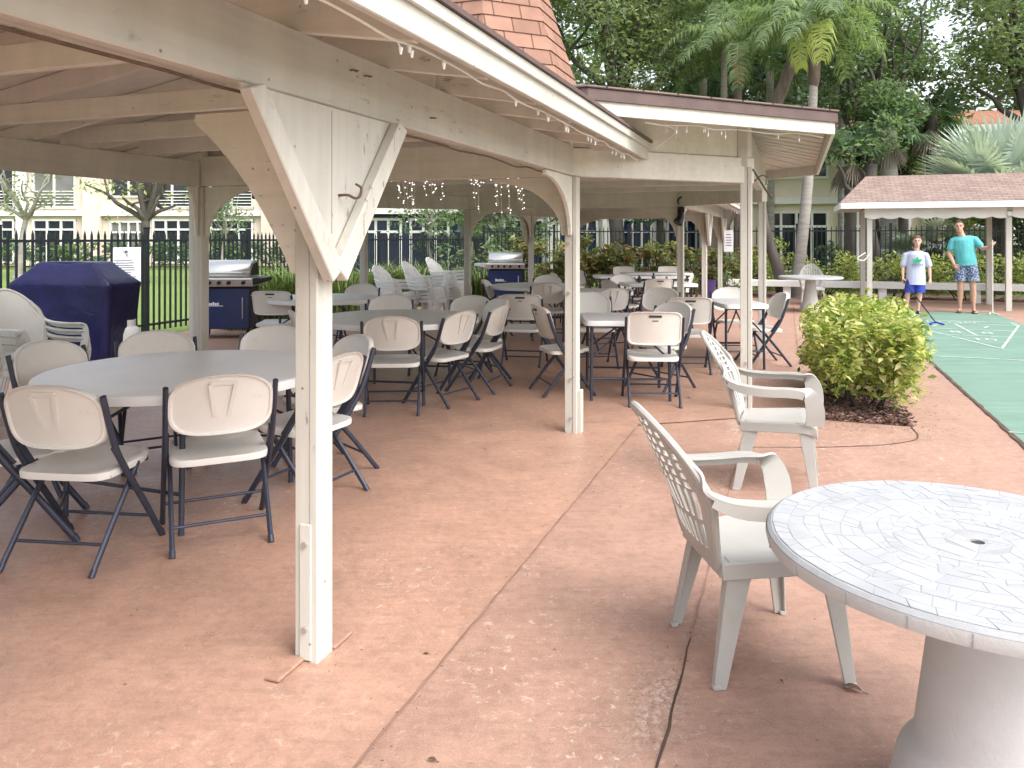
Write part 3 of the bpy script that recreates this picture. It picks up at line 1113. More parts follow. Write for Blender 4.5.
# ------------------------------------------------------------------ folding chair (faces +y, origin on the floor)
def rring(cx, cz, hw, h0, h1, s, n=40, e=4.0, arch=0.0):
    """superellipse ring scaled by s about its centre: (x, z)"""
    out = []
    hz = (h1 - h0) / 2
    for k in range(n):
        t = 2 * PI * k / n
        ct, st = math.cos(t), math.sin(t)
        x = math.copysign(abs(ct) ** (2 / e), ct) * hw * s
        z = math.copysign(abs(st) ** (2 / e), st) * hz * s
        if z > 0:
            z -= arch * (x / hw) ** 2 * (z / hz)
        out.append((cx + x, cz + z))
    return out


def back_shell(square):
    n = 44
    hw, z0, z1 = .245, .540, .848
    e = 7.0 if square else 3.6
    arch = .008 if square else .045
    yb = lambda x, z: -.165 - .30 * (z - .565) + .055 * (x / hw) ** 2 - .03       # curved, leaning back
    S_ = [(.25, .010), (.6, .010), (.82, .010), (.9, .012), (.93, .021), (.975, .024), (1.0, .016)]
    mb = MB()
    V, F = [], []
    for sgn in (1, -1):
        base = len(V)
        V.append((0, yb(0, .694) + sgn * .010, .694))
        for s, t in S_:
            for x, z in rring(0, (z0 + z1) / 2, hw, z0, z1, s, n, e, arch):
                V.append((x, yb(x, z) + sgn * t * (1 if sgn < 0 else .6), z))
        for k in range(n):
            F.append((base, base + 1 + k, base + 1 + (k + 1) % n))
        for i in range(len(S_) - 1):
            for k in range(n):
                a, b = base + 1 + i * n, base + 1 + (i + 1) * n
                F.append((a + k, b + k, b + (k + 1) % n, a + (k + 1) % n))
    a, b = 1 + (len(S_) - 1) * n, len(V) // 2 + 1 + (len(S_) - 1) * n
    for k in range(n):
        F.append((a + k, b + k, b + (k + 1) % n, a + (k + 1) % n))
    mb.add(V, F)
    if not square:      # two tapering moulded ridges and the lip between them
        for x0, x1 in ((-.058, -.030), (.058, .034)):
            za, zb = .80, .635
            mb.hexa([(x1 - .012, yb(x1, zb) - .004, zb), (x1 + .006, yb(x1, zb) - .004, zb), (x1 + .006, yb(x1, zb) - .013, zb), (x1 - .012, yb(x1, zb) - .013, zb),
                     (x0 - .010, yb(x0, za) - .004, za), (x0 + .010, yb(x0, za) - .004, za), (x0 + .010, yb(x0, za) - .027, za), (x0 - .010, yb(x0, za) - .027, za)])
        mb.hexa([(-.058, yb(0, .795) - .004, .790), (.058, yb(0, .795) - .004, .790), (.058, yb(0, .79) - .020, .794), (-.058, yb(0, .79) - .020, .794),
                 (-.06, yb(0, .815) - .004, .815), (.06, yb(0, .815) - .004, .815), (.06, yb(0, .815) - .022, .815), (-.06, yb(0, .815) - .022, .815)])
    return mb, yb


def seat_shell():
    mb = MB()
    n = 40
    prof = [(.3, .433, 0), (.8, .434, 0), (.93, .438, 0), (.985, .434, 0), (1.0, .422, 0), (.99, .402, 0), (.95, .400, 0), (.94, .418, 0), (.3, .418, 0)]
    V, F = [], []
    cy = .015
    for s, z, _ in prof:
        for x, y in rring(0, cy, .232, cy - .205, cy + .205, s, n, 5.5):
            V.append((x, y, z + .03 * (y - cy) + (.010 if s > .9 and y > cy + .12 else 0) - .010 * (1 - min(1, abs(x) / .2)) * (1 if s < .95 else 0)))
    for i in range(len(prof) - 1):
        for k in range(n):
            a, b = i * n, (i + 1) * n
            F.append((a + k, a + (k + 1) % n, b + (k + 1) % n, b + k))
    F.append(tuple(range(n - 1, -1, -1)))
    F.append(tuple((len(prof) - 1) * n + k for k in range(n)))
    mb.add(V, F)
    return mb


def make_folding(square):
    t = thing('folding_chair', (0, 0, 0), 0, 'x', 'folding chair', 'folding chairs around the pavilion tables')
    bs, yb = back_shell(square)
    bk = bs.build('backrest', M['putty'], t, 0, 35)
    mb = MB()
    if square:
        mb.box((0, yb(0, .805) - .0125, .805), (.11, .004, .020), 0, Matrix.Rotation(.29, 3, 'X'))
        mb.build('handle_slot', M['slot'], bk)  # dark plate painted as the slot's shade, no opening cut
        mb = MB()
        mb.box((.0, yb(0, .765) - .0125, .765), (.055, .003, .007), 0, Matrix.Rotation(.29, 3, 'X'))
        mb.build('raised_mark', M['slot'], bk)
    seat_shell().build('seat', M['putty'], t, 0, 35)
    X = .250
    for sx in (-1, 1):
        mb = MB()
        mb.tube(smoothpath([(sx * X, .235, .008), (sx * X, .075, .235), (sx * X, -.085, .455), (sx * X, -.150, .575), (sx * X, -.225, .79)], 4), .0135, 10, 1.25)
        mb.tube([(sx * X, .243, 0), (sx * X, .227, .03)], .0155, 10)
        mb.build('leg', M['navy'], t, 0, 40)
        mb = MB()
        x2 = sx * (X - .027)
        mb.tube([(x2, .075, .418), (x2, -.10, .21), (x2, -.262, .006)], .0125, 10, 1.2)
        mb.tube([(x2, -.267, 0), (x2, -.245, .028)], .015, 10)
        mb.build('leg', M['navy'], t, 0, 40)
    for (y, z, x) in ((.150, .13, X), (-.178, .112, X - .027)):
        mb = MB()
        mb.tube([(-x, y, z), (x, y, z)], .008, 8)
        mb.build('crossbar', M['navy'], t, 0, 40)
    mb = MB()
    for sx in (-1, 1):
        mb.bar((sx * .235, -.13, .545), (sx * .235, -.03, .405), .006, .035, (0, 1, 0))
        mb.bar((sx * .218, -.13, .412), (sx * .218, .16, .412), .012, .022)
    mb.tube([(-.222, .045, .405), (.222, .045, .405)], .007, 8)
    mb.build('hinge_bracket', M['navy'], t, 0, 40)
    return t


fold_round = make_folding(False)
fold_square = make_folding(True)
first = {False: True, True: True}


def fc(x, y, az, label, sq=False, group=None):
    """chair centred on (x, y) facing azimuth az (clockwise from the view axis)"""
    root = fold_square if sq else fold_round
    if first[sq]:
        first[sq] = False
        root.location, root.rotation_euler = (x, y, .004), (0, 0, -R(az))
        root['label'] = label
        if group:
            root['group'] = group
        return root
    return dup(root, (x, y, .004), -R(az), label, group)


# nearest round table
fc(-2.04, 3.69, 7, 'foreground folding chair nearest the left picture edge, its back towards us and turned right')
fc(-1.50, 3.94, -26, 'foreground folding chair with back squarely towards us, just left of the braced post')
fc(-2.72, 4.78, 113, 'folding chair facing the near round table, in front of the left plastic chair stack')
fc(-2.47, 3.95, 66, 'folding chair cut off at the left picture edge beside the near round table')
fc(-2.36, 5.20, 148, 'folding chair beyond the near round table, below the white rules notice')
fc(-1.77, 5.50, 184, 'folding chair beyond the near round table, touching the left side of the braced post')
fc(-1.19, 4.49, -65, 'folding chair half hidden by the braced post, nearer of two on its right')
fc(-1.22, 5.02, -130, 'folding chair right of the braced post, farther of the two side by side')
# second round table
fc(-1.03, 6.74, -4, 'ridged-back folding chair facing away at the second round table, right of the braced post')
fc(-.65, 7.09, -57, 'folding chair at the second round table seen obliquely from behind, middle of three')
fc(-.33, 7.69, -69, 'folding chair at right end of the second round table, leaning back seen nearly edge on')
fc(-.35, 8.28, -118, 'folding chair facing the second round table from the right behind it')
fc(-.52, 8.52, 197, 'folding chair beyond the second round table with grey shaded back, right of the plastic stacks')
fc(-1.38, 8.62, 178, 'folding chair with dark domed back beyond the second round table, before the plastic stacks')
fc(-1.72, 7.00, 72, 'folding chair left of the second round table, mostly behind the braced post')
fc(-2.96, 9.75, 2, 'brown square-backed folding chair standing alone beside the left steel grill', True)
fc(-2.15, 10.75, 186, 'folding chair behind the small pale table left of the plastic stacks')
# centre tables
fc(.14, 9.20, 10, 'dark square-backed folding chair in the aisle left of the centre post', True)
fc(.49, 7.52, 75, 'brown square-backed folding chair tucked behind the centre post, facing right', True)
fc(1.28, 7.07, 4, 'tan square-backed folding chair with back towards us right of the centre post', True)
fc(1.48, 7.74, -128, 'rounded folding chair behind the tan square-backed one, facing the pale table')
fc(1.97, 8.72, 4, 'brown square-backed folding chair left of the small table by the corner post', True)
fc(.95, 9.05, 176, 'folding chair beyond the pale square table, facing us beside the centre post')
fc(2.86, 9.98, 184, 'folding chair facing us behind the small table by the corner post')
fc(2.98, 9.22, -92, 'folding chair edge on just right of the corner post, facing left')
fc(-.18, 12.1, 100, 'folding chair at left end of the far round table, in front of the far grill')
fc(.53, 11.45, 2, 'folding chair with back towards us at the far round table, left of the centre post')
fc(.62, 13.35, 182, 'folding chair beyond the far round table under the arch, by the croton bed')
fc(1.02, 14.6, 78, 'white-looking folding chair facing right just left of the centre post, far wing')
fc(1.85, 9.95, -150, 'low rounded folding chair in the middle of the pavilion, slewed left')
fc(1.72, 12.2, 62, 'grey folding chair facing right in the middle, between two far tables')
fc(2.30, 12.6, -14, 'pinkish square-backed folding chair at the end of a far table, back to us', True)
fc(2.92, 13.7, -72, 'folding chair edge on near the far wing post, behind the pinkish one')
fc(1.62, 16.2, 72, 'folding chair at left end of the farthest table, beside the crotons')
fc(2.55, 17.4, 178, 'square-backed folding chair behind the farthest table, left of two', True)
fc(3.60, 17.6, 182, 'square-backed folding chair behind the farthest table, right of two', True)
fc(2.02, 13.6, 165, 'folding chair facing us across the far table in the right middle')
fc(1.25, 10.35, -20, 'folding chair with back towards us at the middle rectangular table')


# ------------------------------------------------------------------ folding tables
def table_legs(t, hx, hy, ztop, round_=False):
    for sy in (-1, 1):
        for sx in (-1, 1):
            mb = MB()
            mb.tube([(sx * hx, sy * hy, ztop), (sx * hx * 1.02, sy * (hy + .02), .02), (sx * hx * 1.02, sy * (hy + .02), 0)], [.016, .014, .017], 10)
            mb.build('leg', M['navy'], t, 0, 40)
        mb = MB()
        mb.tube([(-hx, sy * (hy + .012), .20), (hx, sy * (hy + .012), .20)], .010, 8)
        mb.tube([(-hx, sy * hy, ztop - .03), (hx, sy * hy, ztop - .03)], .012, 8)
        mb.build('crossbar', M['navy'], t, 0, 40)
        mb = MB()
        mb.tube([(0, sy * .10, ztop - .02), (-hx * .9, sy * (hy + .005), .42)], .009, 8)
        mb.tube([(0, sy * .10, ztop - .02), (hx * .9, sy * (hy + .005), .42)], .009, 8)
        mb.build('brace', M['navy'], t, 0, 40)
    mb = MB()
    for sx in (-1, 1):
        mb.bar((sx * hx * .8, -hy * 1.1, ztop - .012), (sx * hx * .8, hy * 1.1, ztop - .012), .025, .03)
    mb.build('apron_rail', M['navy'], t)


def round_table(x, y, r, az, label, top=.742):
    t = thing('round_table', (x, y, .004), -R(az), label, 'table', 'folding tables in the pavilion')
    mb = MB()
    mb.lathe([(.02, top - .004), (r * .5, top - .0035), (r - .05, top - .002), (r - .012, top), (r - .003, top - .006), (r, top - .018), (r - .002, top - .05), (r - .02, top - .052), (r - .025, top - .03), (.02, top - .03)], 72)
    mb.build('tabletop', M['tabletop'], t, 0, 35)
    table_legs(t, r * .50, r * .56, top - .03)
    return t


def rect_table(x, y, w, d, az, label, top=.742):
    t = thing('folding_table', (x, y, .004), -R(az), label, 'table', 'folding tables in the pavilion')
    mb = MB()
    n = 48
    prof = [(.1, top - .003), (.9, top - .002), (.985, top), (1.0, top - .014), (.997, top - .048), (.97, top - .05), (.96, top - .03), (.1, top - .03)]
    V, F = [], []
    for s, z in prof:
        for a, b in rring(0, 0, w / 2, -d / 2, d / 2, s, n, 11):
            V.append((a, b, z))
    for i in range(len(prof) - 1):
        for k in range(n):
            F.append((i * n + k, i * n + (k + 1) % n, (i + 1) * n + (k + 1) % n, (i + 1) * n + k))
    F.append(tuple(range(n - 1, -1, -1)))
    F.append(tuple((len(prof) - 1) * n + k for k in range(n)))
    mb.add(V, F)
    mb.build('tabletop', M['tabletop'], t, 0, 35)
    table_legs(t, w * .41, d * .38, top - .03)
    return t


round_table(-1.88, 4.45, .77, 20, 'large round grey-white folding table nearest us, left of the braced post')
round_table(-1.10, 7.42, .78, 10, 'second round folding table in shade, just right of the braced post')
round_table(-2.40, 9.85, .70, 35, 'small pale table behind the second round table, left of the plastic stacks')
round_table(.40, 12.4, .76, 15, 'far round folding table before the second grill, left of the centre post')
rect_table(1.10, 7.42, .86, .80, 2, 'pale square card table right behind the centre post')
rect_table(2.66, 9.2, .52, .95, 0, 'narrow folding table behind the corner post')
rect_table(1.25, 11.2, 1.0, .76, 8, 'middle rectangular folding table right of the centre post')
rect_table(2.45, 13.0, 1.2, .76, -4, 'far folding table beside the pinkish square-backed chair')
rect_table(2.55, 15.6, 1.8, .76, 0, 'farthest long folding table, in front of the croton bed')
rect_table(3.15, 16.9, 1.5, .76, 0, 'folding table deepest in the far wing behind the longest table')
# small things left on the far table
for k, (dx, dy, h) in enumerate(((-.2, 0, .12), (.05, .05, .16), (.25, -.05, .10))):
    mb = MB()
    mb.lathe([(.03, 0), (.034, h * .6), (.018, h * .8), (.018, h)], 14, (0, 0, 0))
    o = mb.build('jar', M['black_plastic'] if k != 1 else M['glass'], None, 0, 40)
    o.location = (2.35 + dx, 13.05 + dy, .7465)
    tag(o, ('short dark jar at left on the far folding table', 'taller glass bottle between two dark jars on the far table', 'smallest dark jar at right on the far folding table')[k], 'jar', 'jars on the far table')


# ------------------------------------------------------------------ moulded plastic armchair (faces +y)
def mono_back(lattice, top=.905):
    """perforated, tall arched back as a shell"""
    nx, nz = 36, 48
    zb, zt = .385, top
    mb = MB()

    def hw(t):
        if t < .42:
            return .165 + .070 * (t / .42) ** .8
        s = (t - .42) / .58
        return .235 * max(0, 1 - s ** 2.0) ** .55

    def pos(sx, t, off):
        x = sx * hw(t)
        z = zb + (zt - zb) * t
        y = -.185 - .20 * t - .03 * t * t + .075 * (x / .25) ** 2 * (.35 + .65 * min(1, t * 2)) - .03
        return (x, y - off, z)

    def hole(sx, t):
        if not lattice:
            return False
        e = abs(sx) * hw(t)
        if hw(t) - e < .040 or t > .93:
            return False
        if t < .10:
            return False
        if t < .50:                  # long lower slots
            k = sx * 5.5 + .5
            return abs((k % 1) - .5) < .27 and not (.28 < t < .31)
        k = (sx * hw(t) / .25) * 5.0 + .5
        m_ = (t - .50) / .062
        return abs((k % 1) - .5) < .29 and abs((m_ % 1) - .5) < .33
    V, F = [], []
    for off in (0, .010):
        for j in range(nz * 2 + 1):
            for i in range(nx * 2 + 1):
                V.append(pos(-1 + i / nx, j / (nz * 2), off))
    w = nx * 2 + 1
    h = nz * 2
    solid = {}
    for j in range(h):
        for i in range(nx * 2):
            sx, t = -1 + (i + .5) / nx, (j + .5) / h
            solid[i, j] = not hole(sx, t)
    o2 = w * (h + 1)
    for (i, j), s in solid.items():
        if not s:
            continue
        a, b, c, d = j * w + i, j * w + i + 1, (j + 1) * w + i + 1, (j + 1) * w + i
        F.append((a, b, c, d))
        F.append((o2 + d, o2 + c, o2 + b, o2 + a))
        for (di, dj, p, q) in ((0, -1, a, b), (1, 0, b, c), (0, 1, c, d), (-1, 0, d, a)):
            if not solid.get((i + di, j + dj), False):
                F.append((q, p, o2 + p, o2 + q))
    mb.add(V, F)
    # thick rolled rim along the edge
    rim = [pos(-1, t / 30, .005) for t in range(0, 29)] + [pos(-1 + k / 6, 1 - .0005, .005) for k in range(1, 1)]
    left = [pos(-1, t, .004) for t in [k / 40 for k in range(0, 39)] + [.985, .995]]
    right = [pos(1, t, .004) for t in [k / 40 for k in range(0, 39)] + [.985, .995]]
    path = left + right[::-1]
    mb.tube(path, .013, 8)
    return mb, pos


def ribbon(mb, pts, ws, th, up_list):
    """flat strip with width vectors"""
    V, F = [], []
    n = len(pts)
    for i in range(n):
        p = Vector(pts[i])
        d = (Vector(pts[min(i + 1, n - 1)]) - Vector(pts[max(i - 1, 0)])).normalized()
        a = Vector(up_list[i])
        a = (a - d * a.dot(d)).normalized()
        nrm = d.cross(a).normalized()
        w = ws[i] / 2
        for sa, sb in ((-1, -1), (1, -1), (1, 1), (-1, 1)):
            V.append(p + a * w * sa + nrm * th / 2 * sb)
    for i in range(n - 1):
        for k in range(4):
            l = (k + 1) % 4
            F.append((i * 4 + k, i * 4 + l, (i + 1) * 4 + l, (i + 1) * 4 + k))
    F += [(3, 2, 1, 0), tuple((n - 1) * 4 + k for k in range(4))]
    mb.add(V, F)


def make_mono(lattice=True, label='x', top=.905, mk='white_plastic'):
    t = thing('plastic_armchair', (0, 0, 0), 0, label, 'armchair', 'white moulded plastic armchairs')
    bm_, pos = mono_back(lattice, top)
    bm_.build('backrest', M[mk], t, 0, 38)
    # seat pan with turned-down front and sides
    mb = MB()
    V, F = [], []
    nx, ny = 16, 18
    for j in range(ny + 1):
        for i in range(nx + 1):
            sx = -1 + 2 * i / nx
            y = -.205 + .43 * j / ny
            hwid = .195 + .04 * min(1, j / ny * 1.3)
            z = .405 + .028 * j / ny - .016 * (1 - sx * sx) * math.sin(PI * min(1, j / ny * 1.05))
            if j > ny - 3:
                z -= .010 * (j - ny + 3) ** 1.5 * .6
            V.append((sx * hwid, y, z))
    w = nx + 1
    for j in range(ny):
        for i in range(nx):
            F.append((j * w + i, j * w + i + 1, (j + 1) * w + i + 1, (j + 1) * w + i))
    edge = [j * w for j in range(ny, -1, -1)] + list(range(1, w)) + [j * w + nx for j in range(1, ny + 1)] + [ny * w + i for i in range(nx - 1, 0, -1)]
    b0 = len(V)
    for e in edge:
        x, y, z = V[e]
        V.append((x * 1.02, y + (.004 if y > .2 else 0), z - .055))
    for k in range(len(edge)):
        l = (k + 1) % len(edge)
        F.append((edge[k], edge[l], b0 + l, b0 + k))
    b1 = len(V)
    for k, e in enumerate(edge):
        x, y, z = V[b0 + k]
        V.append((x * .955, y * .965, z))
    for k in range(len(edge)):
        l = (k + 1) % len(edge)
        F.append((b0 + k, b0 + l, b1 + l, b1 + k))
    b2 = len(V)
    for k, e in enumerate(edge):
        x, y, z = V[e]
        V.append((x * .955, y * .965, z - .012))
    for k in range(len(edge)):
        l = (k + 1) % len(edge)
        F.append((b1 + k, b1 + l, b2 + l, b2 + k))
    F.append(tuple(b2 + k for k in range(len(edge))))
    mb.add(V, F)
    mb.build('seat', M[mk], t, .003, 40)
    for sx in (-1, 1):
        mb = MB()
        P = smoothpath([pos(sx, .80, -.004), pos(sx, .66, -.006), (sx * .240, -.285, .672), (sx * .262, -.215, .640), (sx * .278, -.13, .630), (sx * .288, -.03, .628), (sx * .288, .09, .632), (sx * .283, .165, .620), (sx * .275, .200, .575), (sx * .262, .215, .50), (sx * .246, .212, .425)], 6)
        n = len(P)
        ws, ups = [], []
        for i in range(n):
            f = i / (n - 1)
            ws.append(.022 + .040 * min(1, f * 2.6) if f < .66 else .062 + .040 * min(1, (f - .66) * 5))
            k0 = min(1, max(0, (f - .05) / .3))
            k1 = min(1, max(0, (f - .60) / .16))
            ups.append((sx * (1 - k1 * .8), .45 * (1 - k0) - k1, (-.5 * (1 - k0) - .05) * (1 - k1)))
        ribbon(mb, P, ws, .011, ups)
        # turned-down outer lip of the arm
        P2 = [p + Vector((sx * ws[i] * .46 * (1 if i / n < .68 else .9), 0, -.011)) for i, p in enumerate(P)]
        i0_ = 14
        i1_ = int(n * .70)
        P2 = [p + Vector((0, 0, -.010)) for p in P2]
        ribbon(mb, P2[i0_:i1_], [.026 + .018 * min(1, (i - i0_) / 8) for i in range(i0_, i1_)], .008, [(0, .2, 1)] * (i1_ - i0_))
        mb.build('arm', M[mk], t, 0, 50)
    # legs: tapering channel sections
    for sx in (-1, 1):
        for (y0, y1, x0, x1, w0, w1, zt) in ((.185, .225, .222, .262, .085, .042, .43), (-.165, -.235, .190, .225, .095, .046, .41)):
            mb = MB()
            fy = 1 if y0 > 0 else -1
            N_ = 8
            A = []
            for i in range(N_ + 1):
                f = i / N_
                z = zt * (1 - f)
                ww = w0 + (w1 - w0) * f ** .8
                px, py = sx * (x0 + (x1 - x0) * f), y0 + (y1 - y0) * f
                th = .009
                # L section: outer side face + front/rear face
                A.append([(px, py + fy * .012, z), (px, py + fy * .012 - fy * ww, z), (px - sx * th, py + fy * .012 - fy * ww, z), (px - sx * th, py + fy * (.012 - th), z),
                          (px - sx * ww * .55, py + fy * (.012 - th), z), (px - sx * ww * .55, py + fy * .012, z)])
            V = [p for a in A for p in a]
            F = []
            for i in range(N_):
                for k in range(6):
                    l = (k + 1) % 6
                    F.append((i * 6 + k, i * 6 + l, (i + 1) * 6 + l, (i + 1) * 6 + k))
            F += [(0, 1, 2, 3), (0, 3, 4, 5), tuple(N_ * 6 + k for k in (0, 1, 2, 3)), tuple(N_ * 6 + k for k in (0, 3, 4, 5))]
            mb.add(V, F)
            mb.box((sx * (x1 - w1 * .28), y1 - fy * w1 * .28 + fy * .012, .008), (w1 * .6, w1 * .6, .016))
            mb.build('leg', M[mk], t, .003, 40)
    return t


mono = make_mono(True, 'white plastic armchair with lattice back drawn up to the mosaic table in the foreground')
mono.location, mono.rotation_euler = Vector((.885, 2.81, .0)), (0, 0, -R(83))
dup(mono, (1.62, 4.72, 0), -R(111), 'white plastic armchair with lattice back standing alone before the lime bush')
dup(mono, (6.72, 17.3, 0), -R(196), 'white plastic armchair tucked behind the far white pedestal table')

# stacks (closed-back and lattice kinds)
mono_white = make_mono(True, 'x', .905, 'white_shade_lifted')
for ch in (mono_white, *mono_white.children):
    pass
mono_solid = make_mono(False, 'bottom white plastic armchair of the left stack behind the folding chair', .93, 'white_solid')


def stack(src, x, y, az, n, labels, group, moved=False, tilt=0.0):
    for k in range(n):
        b = Vector((math.sin(R(az)), math.cos(R(az)), 0)) * (-.012 * k)
        loc = Vector((x, y, .001 + .062 * k)) + b
        if k == 0 and not moved:
            src.location, src.rotation_euler = loc, (0, 0, -R(az))
            tag(src, labels[0], None, group)
        else:
            o = dup(src, loc, -R(az), labels[k], group)
            o.rotation_euler = (R(tilt * k), 0, -R(az))


stack(mono_solid, -3.96, 6.5, 112, 3, ['bottom solid-backed plastic armchair of the stack before the covered grill', 'middle one of three solid-backed armchairs stacked before the covered grill', 'topmost solid-backed armchair of the stack before the covered grill'], 'plastic chairs stacked before the covered grill')
stack(mono_solid, -4.22, 5.75, 105, 4, ['bottom armchair of the stack cut off at the left picture edge', 'second from the bottom armchair of the stack cut off at the left edge',
                                        'third from the bottom armchair of the stack cut off at the left edge', 'topmost armchair of the stack cut off at the left edge'], 'plastic chairs stacked at the left edge', True)
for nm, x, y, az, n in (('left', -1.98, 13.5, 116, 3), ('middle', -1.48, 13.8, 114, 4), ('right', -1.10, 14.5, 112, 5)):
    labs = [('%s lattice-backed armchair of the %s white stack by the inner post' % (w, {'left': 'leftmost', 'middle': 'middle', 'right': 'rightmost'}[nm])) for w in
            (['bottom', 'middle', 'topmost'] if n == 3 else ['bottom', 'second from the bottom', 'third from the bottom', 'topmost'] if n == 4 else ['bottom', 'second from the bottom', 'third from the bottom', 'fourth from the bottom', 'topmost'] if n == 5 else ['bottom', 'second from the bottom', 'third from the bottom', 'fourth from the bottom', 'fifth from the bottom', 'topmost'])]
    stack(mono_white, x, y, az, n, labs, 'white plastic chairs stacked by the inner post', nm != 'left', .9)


# ------------------------------------------------------------------ pedestal tables of cast concrete
def tile_mat():
    m, nt, b, N, Lk = nodes('white_mosaic_tile')
    g_ = N('ShaderNodeNewGeometry')
    co = coord(N, Lk, 'Object')
    c = ramp(N, Lk, g_.outputs['Random Per Island'], [(0, (.365, .375, .39)), (.5, (.39, .40, .415)), (1, (.415, .425, .44))])
    d = noise(N, Lk, co, 7, 8, .72, .3)
    c = mix(N, Lk, .55, c, ramp(N, Lk, d, [(.32, .70), (.6, 1.0)]), 'MULTIPLY')
    Lk(c, b.inputs['Base Color'])
    b.inputs['Roughness'].default_value = .5
    bump(N, Lk, noise(N, Lk, co, 55, 4, .6), b, .12, .003)
    return m


M['tile_piece'] = tile_mat()
M['grout'] = plain('pale_grey_grout', (.325, .33, .34), .8, .12, 12, 90, .3, 0, (.30, .29, .28), (.55, .75))


def mosaic_tiles(r, top, seed):
    """broken square tiles laid in loose, wandering rows"""
    q = random.Random(seed)
    mb = MB()
    h = .0009

    def piece(poly, gap=.0016):
        cx = sum(p[0] for p in poly) / len(poly)
        cy = sum(p[1] for p in poly) / len(poly)
        P = []
        for x, y in poly:
            d = math.hypot(x - cx, y - cy) + 1e-6
            k = max(.5, 1 - gap / d)
            P.append((cx + (x - cx) * k, cy + (y - cy) * k))
        if max(math.hypot(x, y) for x, y in P) > r - .003 or min(math.hypot(x, y) for x, y in P) < .024:
            return
        n = len(P)
        z1 = top + h + q.uniform(-.0003, .0003)
        V = [(x, y, top - .003) for x, y in P] + [(x, y, z1) for x, y in P]
        mb.add(V, [tuple(n + k for k in range(n))] + [(k, (k + 1) % n, n + (k + 1) % n, n + k) for k in range(n)])
    # a border course, then courses that turn from ring to ring
    edges = [r - .004]
    while edges[-1] > .06:
        edges.append(edges[-1] - q.choice((.032, .040, .046, .054, .060)))
    for i in range(len(edges) - 1):
        ro, ri = edges[i], max(.026, edges[i + 1])
        a = q.uniform(0, 6)
        end = a + 2 * PI
        rm = (ro + ri) / 2
        cut = [a]
        while cut[-1] < end - .03 / rm:
            cut.append(cut[-1] + q.uniform(.035, .105) / rm)
        cut[-1] = end
        jit = [q.uniform(-.012, .012) / max(.1, ro) for _ in cut]
        jit[-1] = jit[0]
        wob = lambda t, rad: rad + .007 * math.sin(7 * t + i * 2.1) * (0 if rad > r - .01 else 1) * min(1, rad / .2)
        wob2 = lambda t, rad: rad + .007 * math.sin(7 * t + (i + 1) * 2.1) * min(1, rad / .2)
        pt = lambda rad, t: (rad * math.cos(t), rad * math.sin(t))
        for k in range(len(cut) - 1):
            t0, t1 = cut[k], cut[k + 1]
            A, B = pt(wob(t0 + jit[k], ro), t0 + jit[k]), pt(wob(t1 + jit[k + 1], ro), t1 + jit[k + 1])
            Cc, D = pt(wob2(t1 - jit[k + 1], ri), t1 - jit[k + 1]), pt(wob2(t0 - jit[k], ri), t0 - jit[k])
            w = (t1 - t0) * rm
            s_ = q.random()
            L2 = lambda p, q_, f: (p[0] + (q_[0] - p[0]) * f, p[1] + (q_[1] - p[1]) * f)
            if s_ < .30 and w > .045:          # broken across
                f, g_ = q.uniform(.3, .7), q.uniform(.3, .7)
                E, G = L2(A, B, f), L2(D, Cc, g_)
                piece([A, E, G, D])
                piece([E, B, Cc, G])
            elif s_ < .55 and ro - ri > .038:    # split lengthways, askew
                f, g_ = q.uniform(.3, .7), q.uniform(.3, .7)
                E, G = L2(A, D, f), L2(B, Cc, g_)
                piece([A, B, G, E])
                piece([E, G, Cc, D])
            elif s_ < .64:
                piece([A, B, Cc])
                piece([A, Cc, D])
            else:
                piece([A, B, Cc, D])
    return mb


def pedestal_table(x, y, r, label, top=.72, worn=False):
    t = thing('pedestal_table', (x, y, 0), R(25), label, 'table', 'white cast pedestal tables')
    mb = MB()
    n = 80
    mb.lathe([(.017, top), (r - .035, top), (r - .030, top - .001), (r - .012, top - .002), (r - .002, top - .010), (r, top - .024), (r - .004, top - .043), (r - .03, top - .049), (.017, top - .049)], n, (0, 0, 0), False)
    mb.lathe([(.017, top - .049), (.017, top)], 20, (0, 0, 0), False)
    tp = mb.build('tabletop', M['grout'], t, 0, 35)
    mosaic_tiles(r - .012, top, 4).build('mosaic_tiles', M['tile_piece'], tp)
    mb = MB()
    mb.lathe([(r + .0005, top - .0105), (r + .0022, top - .024), (r - .0020, top - .0425)], n, (0, 0, 0), False)
    mb.build('rim_band', M['concrete_white'], tp, 0, 35)
    mb = MB()
    for k in range(22):
        a = 2 * PI * (k + .3 * math.sin(k * 7)) / 22
        mb.box(((r + .001) * math.cos(a), (r + .001) * math.sin(a), top - .026), (.003, .003, .028), a)
    mb.build('rim_seams', M['grout'], tp)
    mb = MB()
    mb.lathe([(.016, top - .05), (.0165, top - .004)], 20, (0, 0, 0))
    mb.build('umbrella_hole', M['slot'], tp)
    mb = MB()
    mb.lathe([(.098, top - .048), (.099, top - .10), (.116, .46), (.146, .22), (.152, .195), (.166, .185), (.180, .165), (.192, .13), (.212, .02), (.212, 0)], 48)
    mb.build('pedestal', M['concrete_white'], t, 0, 50)
    return t


pedestal_table(1.195, 1.985, .515, 'round white mosaic pedestal table cut by the right picture edge in the foreground')
pedestal_table(6.08, 15.75, .62, 'far white pedestal table behind the lime bush, left of the shelter', .72, True)

